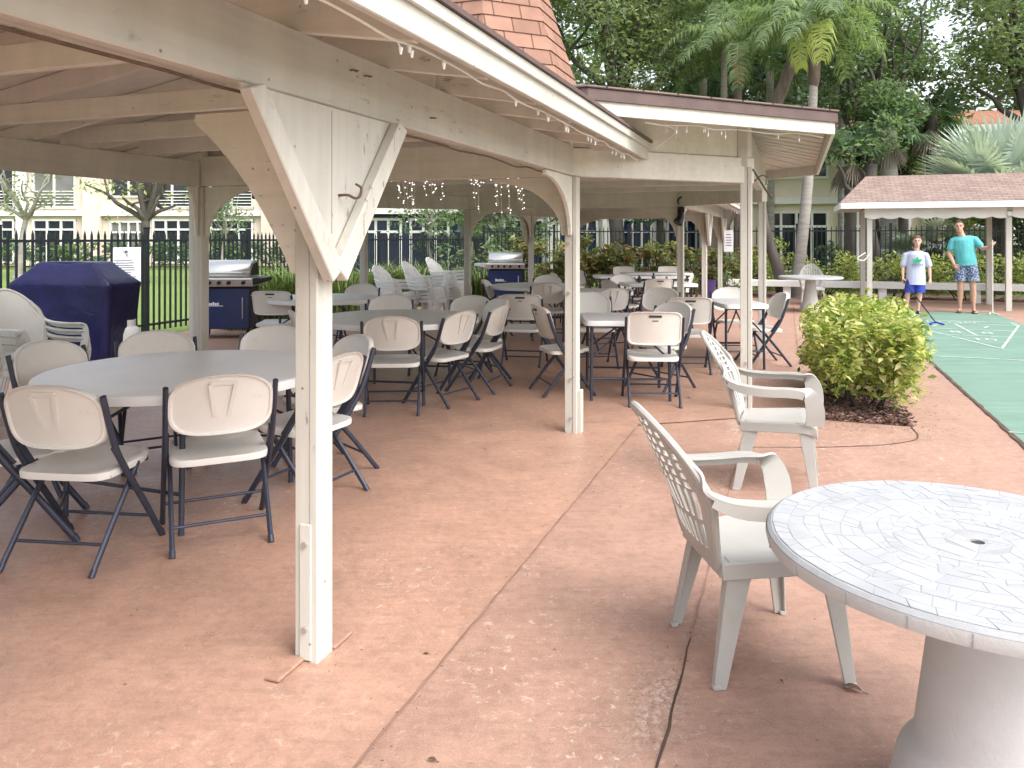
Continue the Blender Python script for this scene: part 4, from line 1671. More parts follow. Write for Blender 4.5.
# long concrete bench
bt = thing('bench', W(20.45, 3.2), -AZ, 'long low white plank bench running behind the shelter and the far pedestal table', 'bench')
mb = MB()
mb.box((0, 0, .40), (9.6, .34, .10))
mb.box((0, -.16, .365), (9.6, .03, .14))
mb.build('seat_plank', M['white_paint'], bt, .006)
for x in (-4.3, -3.35, -1.2, .75, 2.35, 4.3):
    mb = MB()
    mb.prism([(-.16, 0), (.16, 0), (.13, .10), (.085, .20), (.13, .31), (.15, .35), (-.15, .35), (-.13, .31), (-.085, .20), (-.13, .10)], (x - .09, 0, 0), (0, 1, 0), (0, 0, 1), (.18, 0, 0))
    mb.build('leg', M['white_paint'], bt, .006)

# ------------------------------------------------------------------ grills
def cover_mat():
    m, nt, b, N, Lk = nodes('navy_vinyl_cover')
    co = coord(N, Lk, 'Object')
    f = noise(N, Lk, co, 3, 5, .6)
    Lk(ramp(N, Lk, f, [(.3, (.006, .006, .035)), (.7, (.014, .014, .07))]), b.inputs['Base Color'])
    b.inputs['Roughness'].default_value = .34
    b.inputs['Specular IOR Level'].default_value = .35
    bump(N, Lk, noise(N, Lk, co, 4, 4, .5, 1.0), b, .4, .03)
    return m


M['cover'] = cover_mat()
cg = thing('covered_grill', (-5.50, 9.75, 0), -R(10), 'barbecue hidden under a draped shiny navy vinyl cover by the picket fence', 'grill cover')
mb = MB()
nx = 120
prof = [(0.0, .64, .29), (.25, .655, .295), (.5, .67, .30), (.72, .69, .31), (.86, .705, .315), (.90, .715, .32), (.925, .705, .315), (1.0, .60, .275), (1.08, .50, .235), (1.145, .415, .20), (1.165, .395, .185), (1.172, .36, .16)]
V, F = [], []
for j, (z, hw_, hd) in enumerate(prof):
    fr = max(0, 1 - z / .9)
    for i in range(nx):
        t = 2 * PI * i / nx
        e = 2 / 14
        x = math.copysign(abs(math.cos(t)) ** e, math.cos(t)) * hw_
        y = math.copysign(abs(math.sin(t)) ** e, math.sin(t)) * hd
        fold = (.016 * math.sin(x * 21 + 1.5 * math.sin(x * 7 + 1)) + .008 * math.sin(x * 47)) * (.25 + fr) * (z < 1.1)
        fold2 = .014 * math.sin(y * 23 + 1) * (.25 + fr) * (z < 1.1)
        if abs(y) > hd * .98:
            y += math.copysign(fold, y)
        else:
            x += math.copysign(fold2, x)
        sag = -.012 * math.cos(x * 9) * (z > 1.14)
        V.append((x, y, z + .02 + sag + .012 * math.sin(x * 12 + y * 9) * (j == 0)))
for j in range(len(prof) - 1):
    for i in range(nx):
        F.append((j * nx + i, j * nx + (i + 1) % nx, (j + 1) * nx + (i + 1) % nx, (j + 1) * nx + i))
F.append(tuple((len(prof) - 1) * nx + i for i in range(nx)))
mb.add(V, F)
mb.build('cover', M['cover'], cg, 0, 42)
mb = MB()
for sx in (-.55, .55):
    for sy in (-.2, .2):
        mb.tube([(sx, sy - .015, .05), (sx, sy + .015, .05)], .05, 14)
mb.build('wheels', M['black_plastic'], cg, 0, 40)
pt = thing('propane_tank', (-4.86, 9.78, 0), 0, 'white propane tank standing at the right side of the covered grill', 'gas tank')
mb = MB()
mb.lathe([(.11, 0), (.12, .03), (.15, .08), (.152, .30), (.12, .37), (.06, .40)], 28)
mb.build('tank_body', M['white_paint'], pt, 0, 50)
mb = MB()
mb.lathe([(.09, .37), (.095, .47), (.085, .47), (.08, .38)], 24, cap=False)
mb.tube([(0, 0, .39), (0, 0, .45)], .018, 8)
mb.build('collar', M['white_paint'], pt, 0, 50)


def gas_grill(x, y, az, label, near_=True):
    t = thing('gas_grill', (x, y, 0), -R(az), label, 'grill', 'stainless gas grills')
    mb = MB()   # hood: rounded profile extruded
    prof = [(-.27, .92), (-.285, 1.0), (-.25, 1.075), (-.17, 1.135), (-.05, 1.165), (.12, 1.165), (.24, 1.12), (.27, 1.03), (.27, .92)]
    mb.prism(prof, (-.40, 0, 0), (0, 1, 0), (0, 0, 1), (.80, 0, 0))
    hd = mb.build('hood', M['steel'], t, .01, 50)
    mb = MB()
    mb.tube([(-.30, -.315, .985), (.30, -.315, .985)], .013, 10)
    for sx in (-.3, .3):
        mb.tube([(sx, -.315, .985), (sx, -.275, .985)], .01, 8)
    mb.build('hood_handle', M['galv'], hd, 0, 40)
    mb = MB()
    for sx in (-1, 1):
        mb.prism([(-.2, .94), (-.22, 1.0), (-.10, 1.11), (.14, 1.13), (.22, 1.05), (.22, .94)], (sx * .402, 0, 0), (0, 1, 0), (0, 0, 1), (sx * .006, 0, 0))
    mb.build('hood_end', M['black_plastic'], hd)
    mb = MB()
    mb.prism([(-.35, .78), (-.375, .90), (-.30, .915), (.29, .915), (.29, .78)], (-.46, 0, 0), (0, 1, 0), (0, 0, 1), (.92, 0, 0))
    cp = mb.build('control_panel', M['steel'], t, .008)
    for i, kx in enumerate((-.30, -.16, -.02, .12, .33)):
        mb = MB()
        mb.tube([(kx, -.36, .843), (kx, -.40, .835)], [.030, .026], 16)
        mb.build('knob', M['black_plastic'], cp, 0, 40)
    for sx in ((1,) if near_ else (-1, 1)):
        mb = MB()
        xe = .60 if sx > 0 else .74
        mb.hexa([(sx * .46, -.33, .80), (sx * xe, -.30, .85), (sx * xe, .25, .85), (sx * .46, .28, .80), (sx * .46, -.33, .905), (sx * xe, -.30, .905), (sx * xe, .25, .905), (sx * .46, .28, .905)])
        mb.build('side_shelf', M['black_plastic'] if sx > 0 else M['steel'], t, .006)
    mb = MB()
    mb.box((0, .0, .46), (.80, .52, .62))
    cb = mb.build('cabinet', M['black_plastic'], t, .008)
    mb = MB()
    mb.box((-.01, -.27, .45), (.80, .025, .60))
    dr = mb.build('door', M['blue_enamel'], t, .008)
    mb = MB()
    x0 = -.24
    for i, (w, h) in enumerate(((.03, .05), (.025, .035), (.025, .035), (.02, .05), (.03, .035), (.022, .04))):
        mb.box((x0 + w / 2, -.284, .50 + h / 2), (w, .004, h))
        x0 += w + .008
    mb.box((-.12, -.284, .492), (.26, .003, .008))
    mb.build('door_emblem', M['white_paint'], dr)
    mb = MB()
    mb.tube([(.30, -.30, .30), (.30, -.30, .62)], .010, 8)
    mb.build('door_handle', M['steel'], dr, 0, 40)
    for sx in (-1, 1):
        for sy in (-1, 1):
            mb = MB()
            mb.tube([(sx * .36 - .018, sy * .22, .065), (sx * .36 + .018, sy * .22, .065)], .062, 20)
            mb.tube([(sx * .36, sy * .22, .08), (sx * .36, sy * .22, .15)], .018, 8)
            mb.build('caster', M['black_plastic'], t, 0, 40)
    return t


gas_grill(-4.32, 11.75, -4, 'stainless gas grill with a navy blue door between two left posts')
gas_grill(-.12, 18.3, 6, 'second stainless gas grill with blue cabinet, far off under the middle arch', False)
pot = thing('plant_pot', (4.45, 17.6, 0), 0, 'tall purple glazed plant pot between the far wing posts', 'plant pot')
mb = MB()
mb.lathe([(.10, 0), (.12, .02), (.17, .35), (.19, .52), (.20, .55), (.185, .55), (.17, .50), (.02, .48)], 28)
mb.build('pot', M['purple_pot'], pot, 0, 50)

# dead leaves and grit on the patio
def dead_leaf(x, y, L, az, label):
    mb = MB()
    n = 6
    V = []
    for i in range(n + 1):
        f_ = i / n
        w = L * .22 * math.sin(PI * (f_ ** .8)) + .001
        z = .004 + L * .16 * math.sin(f_ * 2.6)
        V += [(-w, L * f_, z + w * .35), (0, L * f_, z), (w, L * f_, z + w * .25)]
    F = []
    for i in range(n):
        for k in (0, 1):
            F.append((i * 3 + k, i * 3 + k + 1, i * 3 + k + 4, i * 3 + k + 3))
    mb.add(V, F)
    mb.tube([(0, 0, .004), (0, -L * .25, .002)], .0012, 5)
    o = mb.build('fallen_leaf', M['dead_leaf'], None, 0, 60)
    o.location = (x, y, .001)
    o.rotation_euler = (0, 0, R(az))
    tag(o, label, 'leaf', 'dead leaves on the pink patio')


dead_leaf(1.155, 2.545, .062, 60, 'curled brown dead leaf on the patio just under the mosaic table edge')
dead_leaf(.91, 2.60, .018, 10, 'dead leaf scrap on the patio between the legs of the foreground armchair')
dead_leaf(-.30, 2.78, .02, 100, 'dead leaf scrap on the floor right of the braced post')
dead_leaf(-.215, 2.21, .028, 75, 'brown dead leaf by the pale floor joint, lowest in the picture')
dead_leaf(1.29, 2.38, .02, 20, 'dead leaf scrap on the patio beside the mosaic table pedestal')
dead_leaf(1.66, 7.2, .05, 40, 'small dead leaf on the floor behind the foreground lattice chairs')

# bits of leaf and grit that gather along joints, posts and the mulch edge
mb = MB()
r_ = random.Random(31)
def bit(p, L):
    mt = Matrix.Rotation(r_.uniform(0, 6.3), 3, 'Z') @ Matrix.Rotation(r_.uniform(-.3, .3), 3, 'X')
    w = L * r_.uniform(.25, .5)
    V = [mt @ Vector(q) for q in ((-L / 2, 0, 0), (0, -w / 2, .002), (L / 2, 0, .001), (0, w / 2, .003))]
    mb.add([v + p for v in V], [(0, 1, 2, 3)])
for _ in range(90):
    bit(W(r_.uniform(.8, 6.4), -1.165 + r_.gauss(0, .05), .011), r_.uniform(.004, .014))
for _ in range(90):
    bit(W(r_.uniform(.6, 5), -.36 + r_.gauss(0, .06), .007), r_.uniform(.004, .014))
for _ in range(130):
    bit(W(6.75 + r_.gauss(0, .12), r_.uniform(.1, 1.0), .007), r_.uniform(.008, .03))
for _ in range(110):
    bit(W(r_.uniform(6.7, 9.2), .98 + abs(r_.gauss(0, .16)), .007), r_.uniform(.008, .028))
for _ in range(170):
    u_, v_ = r_.uniform(.8, 9), r_.uniform(-2.6, 1.5)
    bit(W(u_, v_, .007), r_.uniform(.003, .012))
for k in ('p1', 'p2', 'p3'):
    for _ in range(26):
        u_, v_ = post_at[k]
        bit(W(u_ + r_.gauss(0, .09), v_ + r_.gauss(0, .09), .008), r_.uniform(.004, .013))
tag(mb.build('leaf_litter', M['dead_leaf']), 'scattered brown leaf crumbs and grit on the pink patio', 'litter', None, 'stuff')
# ------------------------------------------------------------------ shelter on the right (mesh space: x = v, y = u)
SO = (4.15, 19.25, 0)
sh = thing('shade_shelter', W(SO[1], SO[0]), -AZ, 'open shelter with pinkish shingle hip roof and scalloped white valance', 'shelter')


def sb(mb, name, mat, parent=None, bevel=.004, smooth=None):
    return mb.build(name, mat, parent or sh, bevel, smooth, SO)


for v in (1.55, 4.15, 6.75):
    for u in (18.4, 20.1):
        mb = MB()
        mb.box((v, u, 1.08), (.105, .105, 2.16))
        sb(mb, 'post', M['wood_z'])
for u in (18.4, 20.1):
    mb = MB()
    mb.box((4.15, u, 2.215), (5.9, .09, .105))
    sb(mb, 'beam', M['wood_x'])
for v in (1.55, 4.15, 6.75):
    mb = MB()
    mb.box((v, 19.25, 2.17), (.07, 1.6, .10))
    sb(mb, 'beam', M['wood_y'])
v0, v1, u0, u1, ze = .95, 7.35, 18.02, 20.5, 2.245
vr0, vr1, ur, zr_ = 1.55, 6.75, 19.25, 2.90
ev = [(v0, u0), (v1, u0), (v1, u1), (v0, u1)]
mb = MB()
z = ze + .02
A = [(v0, u0, z), (v1, u0, z), (v1, u1, z), (v0, u1, z), (vr0, ur, zr_), (vr1, ur, zr_)]
sl = math.hypot(ur - u0, zr_ - z)
sq = math.hypot(vr0 - v0, zr_ - z)
mb.add(A, [(0, 1, 5, 4), (2, 3, 4, 5), (3, 0, 4), (1, 2, 5), (3, 2, 1, 0)],
       [[(0, 0), (v1 - v0, 0), (vr1 - v0, sl), (vr0 - v0, sl)], [(0, 0), (v1 - v0, 0), (vr1 - v0, sl), (vr0 - v0, sl)], [(0, 0), (u1 - u0, 0), ((u1 - u0) / 2, sq)], [(0, 0), (u1 - u0, 0), ((u1 - u0) / 2, sq)], [(0, 0)] * 4])
sb(mb, 'roof', M['shelter_roof'], None, 0)
for a, b in ((0, 1), (1, 2), (2, 3), (3, 0)):
    mb = MB()
    p, q = Vector((ev[a][0], ev[a][1], ze - .055)), Vector((ev[b][0], ev[b][1], ze - .055))
    d = (q - p).normalized()
    mb.bar(p + d * .012, q - d * .012, .024, .13)
    sb(mb, 'fascia', M['white_trim'])
# scalloped valances hung under the beam
def valance(va, vb, u):
    mb = MB()
    n = int((vb - va) / .02)
    V, F = [], []
    for i in range(n + 1):
        v = va + (vb - va) * i / n
        z = 1.945 - .04 * abs(math.sin(PI * (v - va) / .34))
        y = u + .012 * math.sin(v * 5)
        for dz, dy in ((2.20, -.008), (z, -.006), (z, .006), (2.20, .008)):
            V.append((v, y + dy, dz))
    for i in range(n):
        for k in range(4):
            l = (k + 1) % 4
            F.append((i * 4 + k, i * 4 + l, (i + 1) * 4 + l, (i + 1) * 4 + k))
    F += [(0, 1, 2, 3), tuple(n * 4 + k for k in (3, 2, 1, 0))]
    mb.add(V, F)
    sb(mb, 'valance', M['white_paint'], None, 0, 40)


valance(1.45, 4.10, 18.30)
valance(4.20, 6.85, 18.30)
# rope/hook left on the post, little bracket
mb = MB()
mb.tube(smoothpath([(1.47, 18.34, 1.18), (1.40, 18.28, 1.14), (1.30, 18.27, 1.05), (1.44, 18.3, 1.02), (1.54, 18.33, 1.16)], 5), .012, 6)
sb(mb, 'rope', M['white_paint'], None, 0, 40)
mb = MB()
mb.box((4.15, 18.33, 2.10), (.20, .03, .05))
mb.box((4.15, 18.31, 2.0), (.10, .05, .10))
sb(mb, 'bracket', M['galv'], None, .004)


# ------------------------------------------------------------------ picket fences
def fence(name, p, q, h, gap, label, posts=2.4):
    """along (u, v) points p..q"""
    a, b = W(*p), W(*q)
    L = (b - a).length
    d = (b - a) / L
    t = thing(name, a, math.atan2(d.y, d.x), label, 'fence', 'black picket fences')
    mb = MB()
    n = int(L / gap)
    for k in range(n + 1):
        x = k * gap
        mb.box((x, 0, h / 2 - .02), (.025, .025, h - .12))
        mb.add([(x - .012, -.012, h - .08), (x + .012, -.012, h - .08), (x + .012, .012, h - .08), (x - .012, .012, h - .08), (x, 0, h)], [(0, 1, 4), (1, 2, 4), (2, 3, 4), (3, 0, 4)])
    mb.build('picket_panel', M['black_iron'], t)
    mb = MB()
    for z in (h - .16, .14):
        mb.box((L / 2, 0, z), (L, .036, .036))
    mb.build('rail', M['black_iron'], t)
    k = 0
    while k * posts <= L + .1:
        mb = MB()
        mb.box((k * posts, 0, (h + .03) / 2), (.065, .065, h + .03))
        mb.box((k * posts, 0, h + .04), (.085, .085, .02))
        mb.build('post', M['black_iron'], t, .004)
        k += 1
    return t


fence('picket_fence', (4.6, -9.5), (23.4, -9.5), 1.62, .115, 'black iron picket fence running along the left behind the grills')
fence('picket_fence', (23.4, -9.5), (23.4, 12), 1.86, .125, 'black iron picket fence across the back behind the crotons and hedge')

# rules notice wired to the fence
rn = thing('rules_notice', W(8.93, -9.42, .76), R(28) - AZ + R(20), 'white printed rules notice with red foot line on the left picket fence', 'notice')
mb = MB()
mb.box((0, 0, .30), (.40, .012, .60))
mb.build('board', M['paper'], rn, .003)
mb = MB()
r_ = random.Random(3)
for k in range(9):
    w = r_.uniform(.22, .31)
    mb.box((-.16 + w / 2, -.0075, .40 - k * .035), (w, .003, .012))
mb.build('text_lines', M['ink'], rn)
mb = MB()
mb.ball((.0, -.006, .535), .022, 8, (1, .2, 1))
mb.bar((-.05, -.0075, .56), (0, -.0075, .50), .003, .018, (0, 1, 0))
mb.bar((.04, -.0075, .56), (0, -.0075, .48), .003, .016, (0, 1, 0))
mb.box((.012, -.0075, .48), (.014, .003, .045))
mb.build('emblem', M['ink'], rn)
mb = MB()
mb.box((0, -.0075, .022), (.40, .003, .03))
mb.build('foot_line', M['red_ink'], rn)


# ------------------------------------------------------------------ foliage
def leaf_obj(name, pts, size, mat, parent=None, aspect=.45, fold=.25, up=.35, off=None, jitter=.35):
    """one kite-shaped folded leaf per point"""
    n = len(pts)
    d = rng.normal(size=(n, 3))
    d[:, 2] = d[:, 2] * .6 - up * .3
    d /= np.linalg.norm(d, axis=1)[:, None]
    r = rng.normal(size=(n, 3))
    r[:, 2] += up * 3
    s = np.cross(d, r)
    s /= np.linalg.norm(s, axis=1)[:, None] + 1e-9
    nn = np.cross(s, d)
    L = size * (1 + jitter * rng.uniform(-1, 1, (n, 1)))
    w = L * aspect
    base = pts - d * L / 2
    V = np.stack([base, base + d * L * .45 + s * w / 2 + nn * w * fold, base + d * L, base + d * L * .45 - s * w / 2 + nn * w * fold], 1).reshape(-1, 3)
    if off is not None:
        V = V - np.array(off)
    k = np.arange(n)[:, None] * 4
    F = np.concatenate([k + np.array([0, 1, 2]), k + np.array([0, 2, 3])], 1).reshape(-1, 3)
    return raw_mesh(name, V, F, mat, parent)


def raw_mesh(name, V, F, mat, parent=None, smooth=False):
    me = bpy.data.meshes.new(name)
    V = np.asarray(V, dtype=np.float32)
    F = np.asarray(F, dtype=np.int32)
    w = F.shape[1]
    me.vertices.add(len(V))
    me.vertices.foreach_set('co', V.ravel())
    me.loops.add(F.size)
    me.loops.foreach_set('vertex_index', F.ravel())
    me.polygons.add(len(F))
    me.polygons.foreach_set('loop_start', np.arange(0, F.size, w, dtype=np.int32))
    me.update(calc_edges=True)
    me.validate()
    me.materials.append(mat)
    return link(name, me, parent)


def blob_pts(blobs, dens):
    """points in shells of ellipsoid blobs: (x, y, z, r[, flatten])"""
    out = []
    for b in blobs:
        x, y, z, r = b[:4]
        fl = b[4] if len(b) > 4 else .75
        n = max(6, int(dens * r * r))
        d = rng.normal(size=(n, 3))
        d /= np.linalg.norm(d, axis=1)[:, None]
        rr = r * rng.uniform(.25, 1, (n, 1)) ** .5
        p = d * rr
        p[:, 2] *= fl
        out.append(p + np.array([x, y, z]))
    return np.concatenate(out)


def crown_blobs(c, rad, n, r0, r1, seed):
    q = np.random.default_rng(seed)
    out = []
    for _ in range(n):
        d = q.normal(size=3)
        d /= np.linalg.norm(d)
        k = q.uniform(.45, 1.0)
        out.append((c[0] + d[0] * rad[0] * k, c[1] + d[1] * rad[1] * k, c[2] + d[2] * rad[2] * k, q.uniform(r0, r1)))
    return out


def limb(mb, p, q, r0, r1, bend=.15, seed=0, n=5):
    r = random.Random(seed)
    p, q = Vector(p), Vector(q)
    L = (q - p).length
    P = []
    for i in range(n + 1):
        f = i / n
        k = math.sin(PI * f) * bend * L
        P.append(p.lerp(q, f) + Vector((r.uniform(-1, 1) * k * .6, r.uniform(-1, 1) * k * .6, k * .4)))
    P = smoothpath(P, 3)
    mb.tube(P, [r0 + (r1 - r0) * i / (len(P) - 1) for i in range(len(P))], 9)
    return P


def tree(name, base, trunk_h, r0, crown_c, rad, nblob, br, dens, leaf, lmat, label, seed, bark='bark', group='trees behind the pavilion', lean=(0, 0), cat='tree', limbs=7):
    t = thing(name, base, 0, label, cat, group)
    r = random.Random(seed)
    mb = MB()
    top = Vector((lean[0], lean[1], trunk_h))
    limb(mb, (0, 0, -.05), top, r0, r0 * .7, .05, seed)
    mb.tube([(0, 0, -.05), (0, 0, .12), (0, 0, .35)], [r0 * 1.7, r0 * 1.25, r0], 10)
    cc = Vector(crown_c) - Vector(base)
    blobs = crown_blobs(cc, rad, nblob, br[0], br[1], seed)
    sel = blobs[:limbs]
    for i, b in enumerate(sel):
        e = Vector(b[:3])
        limb(mb, top, e, r0 * .5, r0 * .12, .12, seed + i)
        for k in range(2):
            b2 = blobs[(i * 3 + k * 5 + 7) % len(blobs)]
            if (Vector(b2[:3]) - e).length < max(rad) * .9:
                limb(mb, e.lerp(top, .4), b2[:3], r0 * .22, r0 * .06, .1, seed + 50 + i * 3 + k)
    mb.build('trunk', M[bark], t, 0, 60)
    leaf_obj('crown', blob_pts(blobs, dens), leaf, M[lmat], t)
    return t


def at(px, y, z=0):
    return Vector(((px - 512) / 773 * y, y, z))


def zpy(py, y):
    return CAM_H + (238 - py) / 773 * y


# broadleaf trees
def T(name, px, y, py0, py1, wpx, label, seed, lmat='leaf_oak', n=46, br=(.5, 1.1), dens=210, leaf=.22, r0=.2, bark='bark', trunk=None, lean=(0, 0), group='trees behind the pavilion', limbs=8):
    z0, z1 = zpy(py1, y), zpy(py0, y)
    c = at(px, y, (z0 + z1) / 2)
    rx = wpx / 2 * y / 773
    rz = (z1 - z0) / 2
    base = at(px, y)
    return tree(name, base, trunk if trunk else z0 + .3, r0, c, (rx, rx * .7, rz), n, br, dens, leaf, lmat, label, seed, bark, group, lean, 'tree', limbs)


T('oak_tree', 615, 27, -150, 120, 215, 'bright green small-leaved oak rising behind the terracotta cupola', 11, 'leaf_oak', 105, (.55, 1.25), 240, .2, .28)
T('oak_tree', 480, 33, -120, 170, 210, 'oak behind the cupola, its crown mostly hidden by the pavilion roof', 12, 'leaf_oak', 50, (.8, 1.6), 110, .3, .3)
T('broadleaf_tree', 705, 36, -160, 150, 230, 'dark broadleaf tree behind the drooping queen palms', 13, 'leaf_dark', 90, (.9, 1.8), 130, .30, .3)
T('broadleaf_tree', 800, 34, -160, 170, 190, 'dark broadleaf tree filling the gap behind the pale-trunked palm', 14, 'leaf_dark', 90, (.9, 1.7), 130, .30, .3)
T('broadleaf_tree', 873, 24.5, -120, 150, 150, 'mid green tree with forked mottled trunk left of the shelter', 15, 'leaf_mid', 100, (.45, 1.0), 250, .18, .17, 'bark', 4.0, (-.2, 0))
T('broadleaf_tree', 905, 27.5, 20, 190, 110, 'paler olive tree between the forked tree and the sky gap', 16, 'leaf_oak', 70, (.5, 1.1), 150, .24, .2)
T('oak_tree', 1030, 25, -140, 140, 160, 'spreading oak at the upper right corner over the silver palm', 17, 'leaf_oak', 72, (.5, 1.1), 200, .2, .26)
T('broadleaf_tree', 1065, 34, -60, 190, 190, 'dark tree farthest right, behind the upper right oak', 18, 'leaf_dark', 50, (.9, 1.6), 110, .3, .3)
T('broadleaf_tree', 395, 34, 60, 235, 150, 'dark green tree far behind the stacked plastic chairs', 19, 'leaf_mid', 46, (.7, 1.3), 150, .26, .2)
T('broadleaf_tree', 510, 27, 120, 262, 130, 'leafy green tree seen through the middle arch behind the far grill', 20, 'leaf_mid', 44, (.45, .9), 190, .22, .16)
T('broadleaf_tree', 660, 31, 150, 225, 90, 'dark tree between the far building and the pavilion end', 21, 'leaf_dark', 24, (.5, 1.0), 150, .26, .2)
T('street_tree', 140, 27, 60, 232, 165, 'grey many-branched tree on the lawn beyond the left fence', 22, 'leaf_lime', 40, (.3, .6), 75, .2, .2, 'bark', 2.1, (.2, 0), 'trees on the far lawn', 11)
T('street_tree', 18, 30, 80, 236, 150, 'slim pale-branched tree before the condominium at far left', 23, 'leaf_oak', 34, (.3, .65), 80, .2, .13, 'bark_pale', 2.2, (.3, 0), 'trees on the far lawn', 10)
T('street_tree', 222, 25, 130, 250, 70, 'young leafy tree framed by the arch left of the braced post', 24, 'leaf_mid', 26, (.25, .55), 200, .15, .07, 'bark_pale', 1.6, (.1, 0), 'trees on the far lawn', 7)
T('street_tree', 428, 25.5, 150, 262, 70, 'thin tree with pale trunk behind the rightmost plastic stack', 25, 'leaf_mid', 26, (.3, .6), 190, .16, .09, 'bark_pale', 2.0, (.1, 0), 'trees on the far lawn', 7)
# a far wood closing the gaps
pts = []
q = np.random.default_rng(99)
bl = []
for k in range(290):
    px = q.uniform(330, 1180)
    y = q.uniform(46, 58)
    zmax = zpy(-40 if not 915 < px < 985 else 110, y)
    bl.append(tuple(at(px, y, q.uniform(1.0, zmax))) + (q.uniform(1.4, 2.6), .8))
o = leaf_obj('treeline', blob_pts(bl, 30), .55, M['leaf_mid'], None)
tag(o, 'dark far-off wood closing the view behind the palms', 'treeline', None, 'stuff')


# palms
def frond(V, F, o, az, el, L, nleaf, ll, droop, wid=.035, rnd=None, hang=1.0):
    """pinnate frond: rachis arching out from o, drooping leaflets"""
    o = Vector(o)
    d = Vector((math.sin(az), math.cos(az), 0))
    P = []
    a = el
    p = o.copy()
    st = L / 14
    for i in range(15):
        P.append(p.copy())
        p = p + (d * math.cos(a) + Vector((0, 0, math.sin(a)))) * st
        a -= droop / 14
    s = Vector((d.y, -d.x, 0))
    for i in range(nleaf):
        f = .10 + .9 * i / nleaf
        k = f * 14
        i0 = min(13, int(k))
        q0 = P[i0].lerp(P[i0 + 1], k - i0)
        t = (P[i0 + 1] - P[i0]).normalized()
        l = ll * (math.sin(PI * (.12 + .82 * f)) ** .6) * rnd.uniform(.8, 1.1)
        for sg in (-1, 1):
            dr = (s * sg * rnd.uniform(.6, 1.0) + t * rnd.uniform(.35, .75) + Vector((0, 0, rnd.uniform(-.1, .35)))).normalized()
            m1 = q0 + dr * l * .45
            d2 = (dr + Vector((0, 0, -1.5 * hang * rnd.uniform(.7, 1.2)))).normalized()
            e = m1 + d2 * l * .55
            wv = t.cross(dr).cross(dr).normalized() * wid / 2
            n = len(V)
            V += [q0 - wv * .6, q0 + wv * .6, m1 + wv, m1 - wv, e]
            F += [(n, n + 1, n + 2), (n, n + 2, n + 3), (n + 3, n + 2, n + 4)]
    # rachis
    n = len(V)
    for i, p in enumerate(P):
        r = .022 * (1 - i / 17)
        V += [p + s * r, p + Vector((0, 0, r)), p - s * r]
    for i in range(14):
        for k in range(3):
            l = (k + 1) % 3
            a0 = n + i * 3
            F += [(a0 + k, a0 + l, a0 + 3 + l), (a0 + k, a0 + 3 + l, a0 + 3 + k)]


def fan(V, F, o, az, el, pet, rad, nseg, rnd, spread=2.5, fold=.12, droop=.15):
    """costapalmate leaf"""
    o = Vector(o)
    d = Vector((math.sin(az) * math.cos(el), math.cos(az) * math.cos(el), math.sin(el)))
    c = o + d * pet
    s = d.cross(Vector((0, 0, 1))).normalized()
    nrm = s.cross(d).normalized()
    n = len(V)
    w = .018
    V += [o + s * w, o - s * w, c - s * w * .7, c + s * w * .7]
    F += [(n, n + 1, n + 2), (n, n + 2, n + 3)]
    for i in range(nseg):
        a = -spread / 2 * 1.15 + spread * 1.15 * i / (nseg - 1)
        L = rad * (1 - .22 * (a / spread) ** 2 * 4 * .5) * rnd.uniform(.92, 1.05)
        dr = d * math.cos(a) + s * math.sin(a)
        dr = (dr + nrm * (.22 * math.cos(a * 2) - .1)).normalized()
        side = nrm.cross(dr).normalized()
        hw = rad * .55 * spread / nseg * .62
        m1 = c + dr * L * .60
        e = c + dr * L + Vector((0, 0, -L * droop * rnd.uniform(.3, 1.4)))
        n = len(V)
        V += [c, m1 + side * hw + nrm * 0, m1 - nrm * hw * fold * 4, m1 - side * hw, e]
        F += [(n, n + 1, n + 2), (n, n + 2, n + 3), (n + 1, n + 4, n + 2), (n + 2, n + 4, n + 3)]


def palm_trunk(mb, p, q, r0, r1, n=18, ring=.06, bend=(0, 0)):
    p, q = Vector(p), Vector(q)
    P, rr = [], []
    for i in range(n + 1):
        f = i / n
        b = math.sin(PI * f)
        P.append(p.lerp(q, f) + Vector((bend[0] * b, bend[1] * b, 0)))
        rr.append((r0 + (r1 - r0) * f) * (1 + ring * (i % 2)))
    mb.tube(P, rr, 12)


def queen_palm(px, y, ztop, label, seed, nf=16, L=2.9, mat='leaf_palm', bark='bark_dark', base=None, r0=.15, r1=.12, boot=False, azr=(0, 6.28), el=(.1, 1.2), bend=(0, 0), ll=.62, group='palms behind the pavilion'):
    top = at(px, y, ztop)
    bs = Vector(base) if base else at(px, y)
    t = thing('queen_palm', bs, 0, label, 'palm tree', group)
    rnd = random.Random(seed)
    o = top - bs
    mb = MB()
    palm_trunk(mb, (0, 0, -.05), o, r0, r1, 30, .05, bend)
    mb.build('trunk', M[bark], t, 0, 30)
    if boot:
        mb = MB()
        mb.lathe([(.12, -1.05), (.17, -1.0), (.18, -.6), (.15, -.2), (.10, .15)], 14, (o.x, o.y, o.z))
        mb.build('crownshaft', M['boot'], t, 0, 50)
    V, F = [], []
    for k in range(nf):
        a = azr[0] + (azr[1] - azr[0]) * (k + rnd.uniform(-.3, .3)) / nf
        frond(V, F, o + Vector((0, 0, rnd.uniform(-.05, .15))), a, rnd.uniform(*el), L * rnd.uniform(.8, 1.1), 46, ll, rnd.uniform(1.3, 2.1), .045, rnd)
    raw_mesh('crown', [tuple(v) for v in V], F, M[mat], t)
    return t


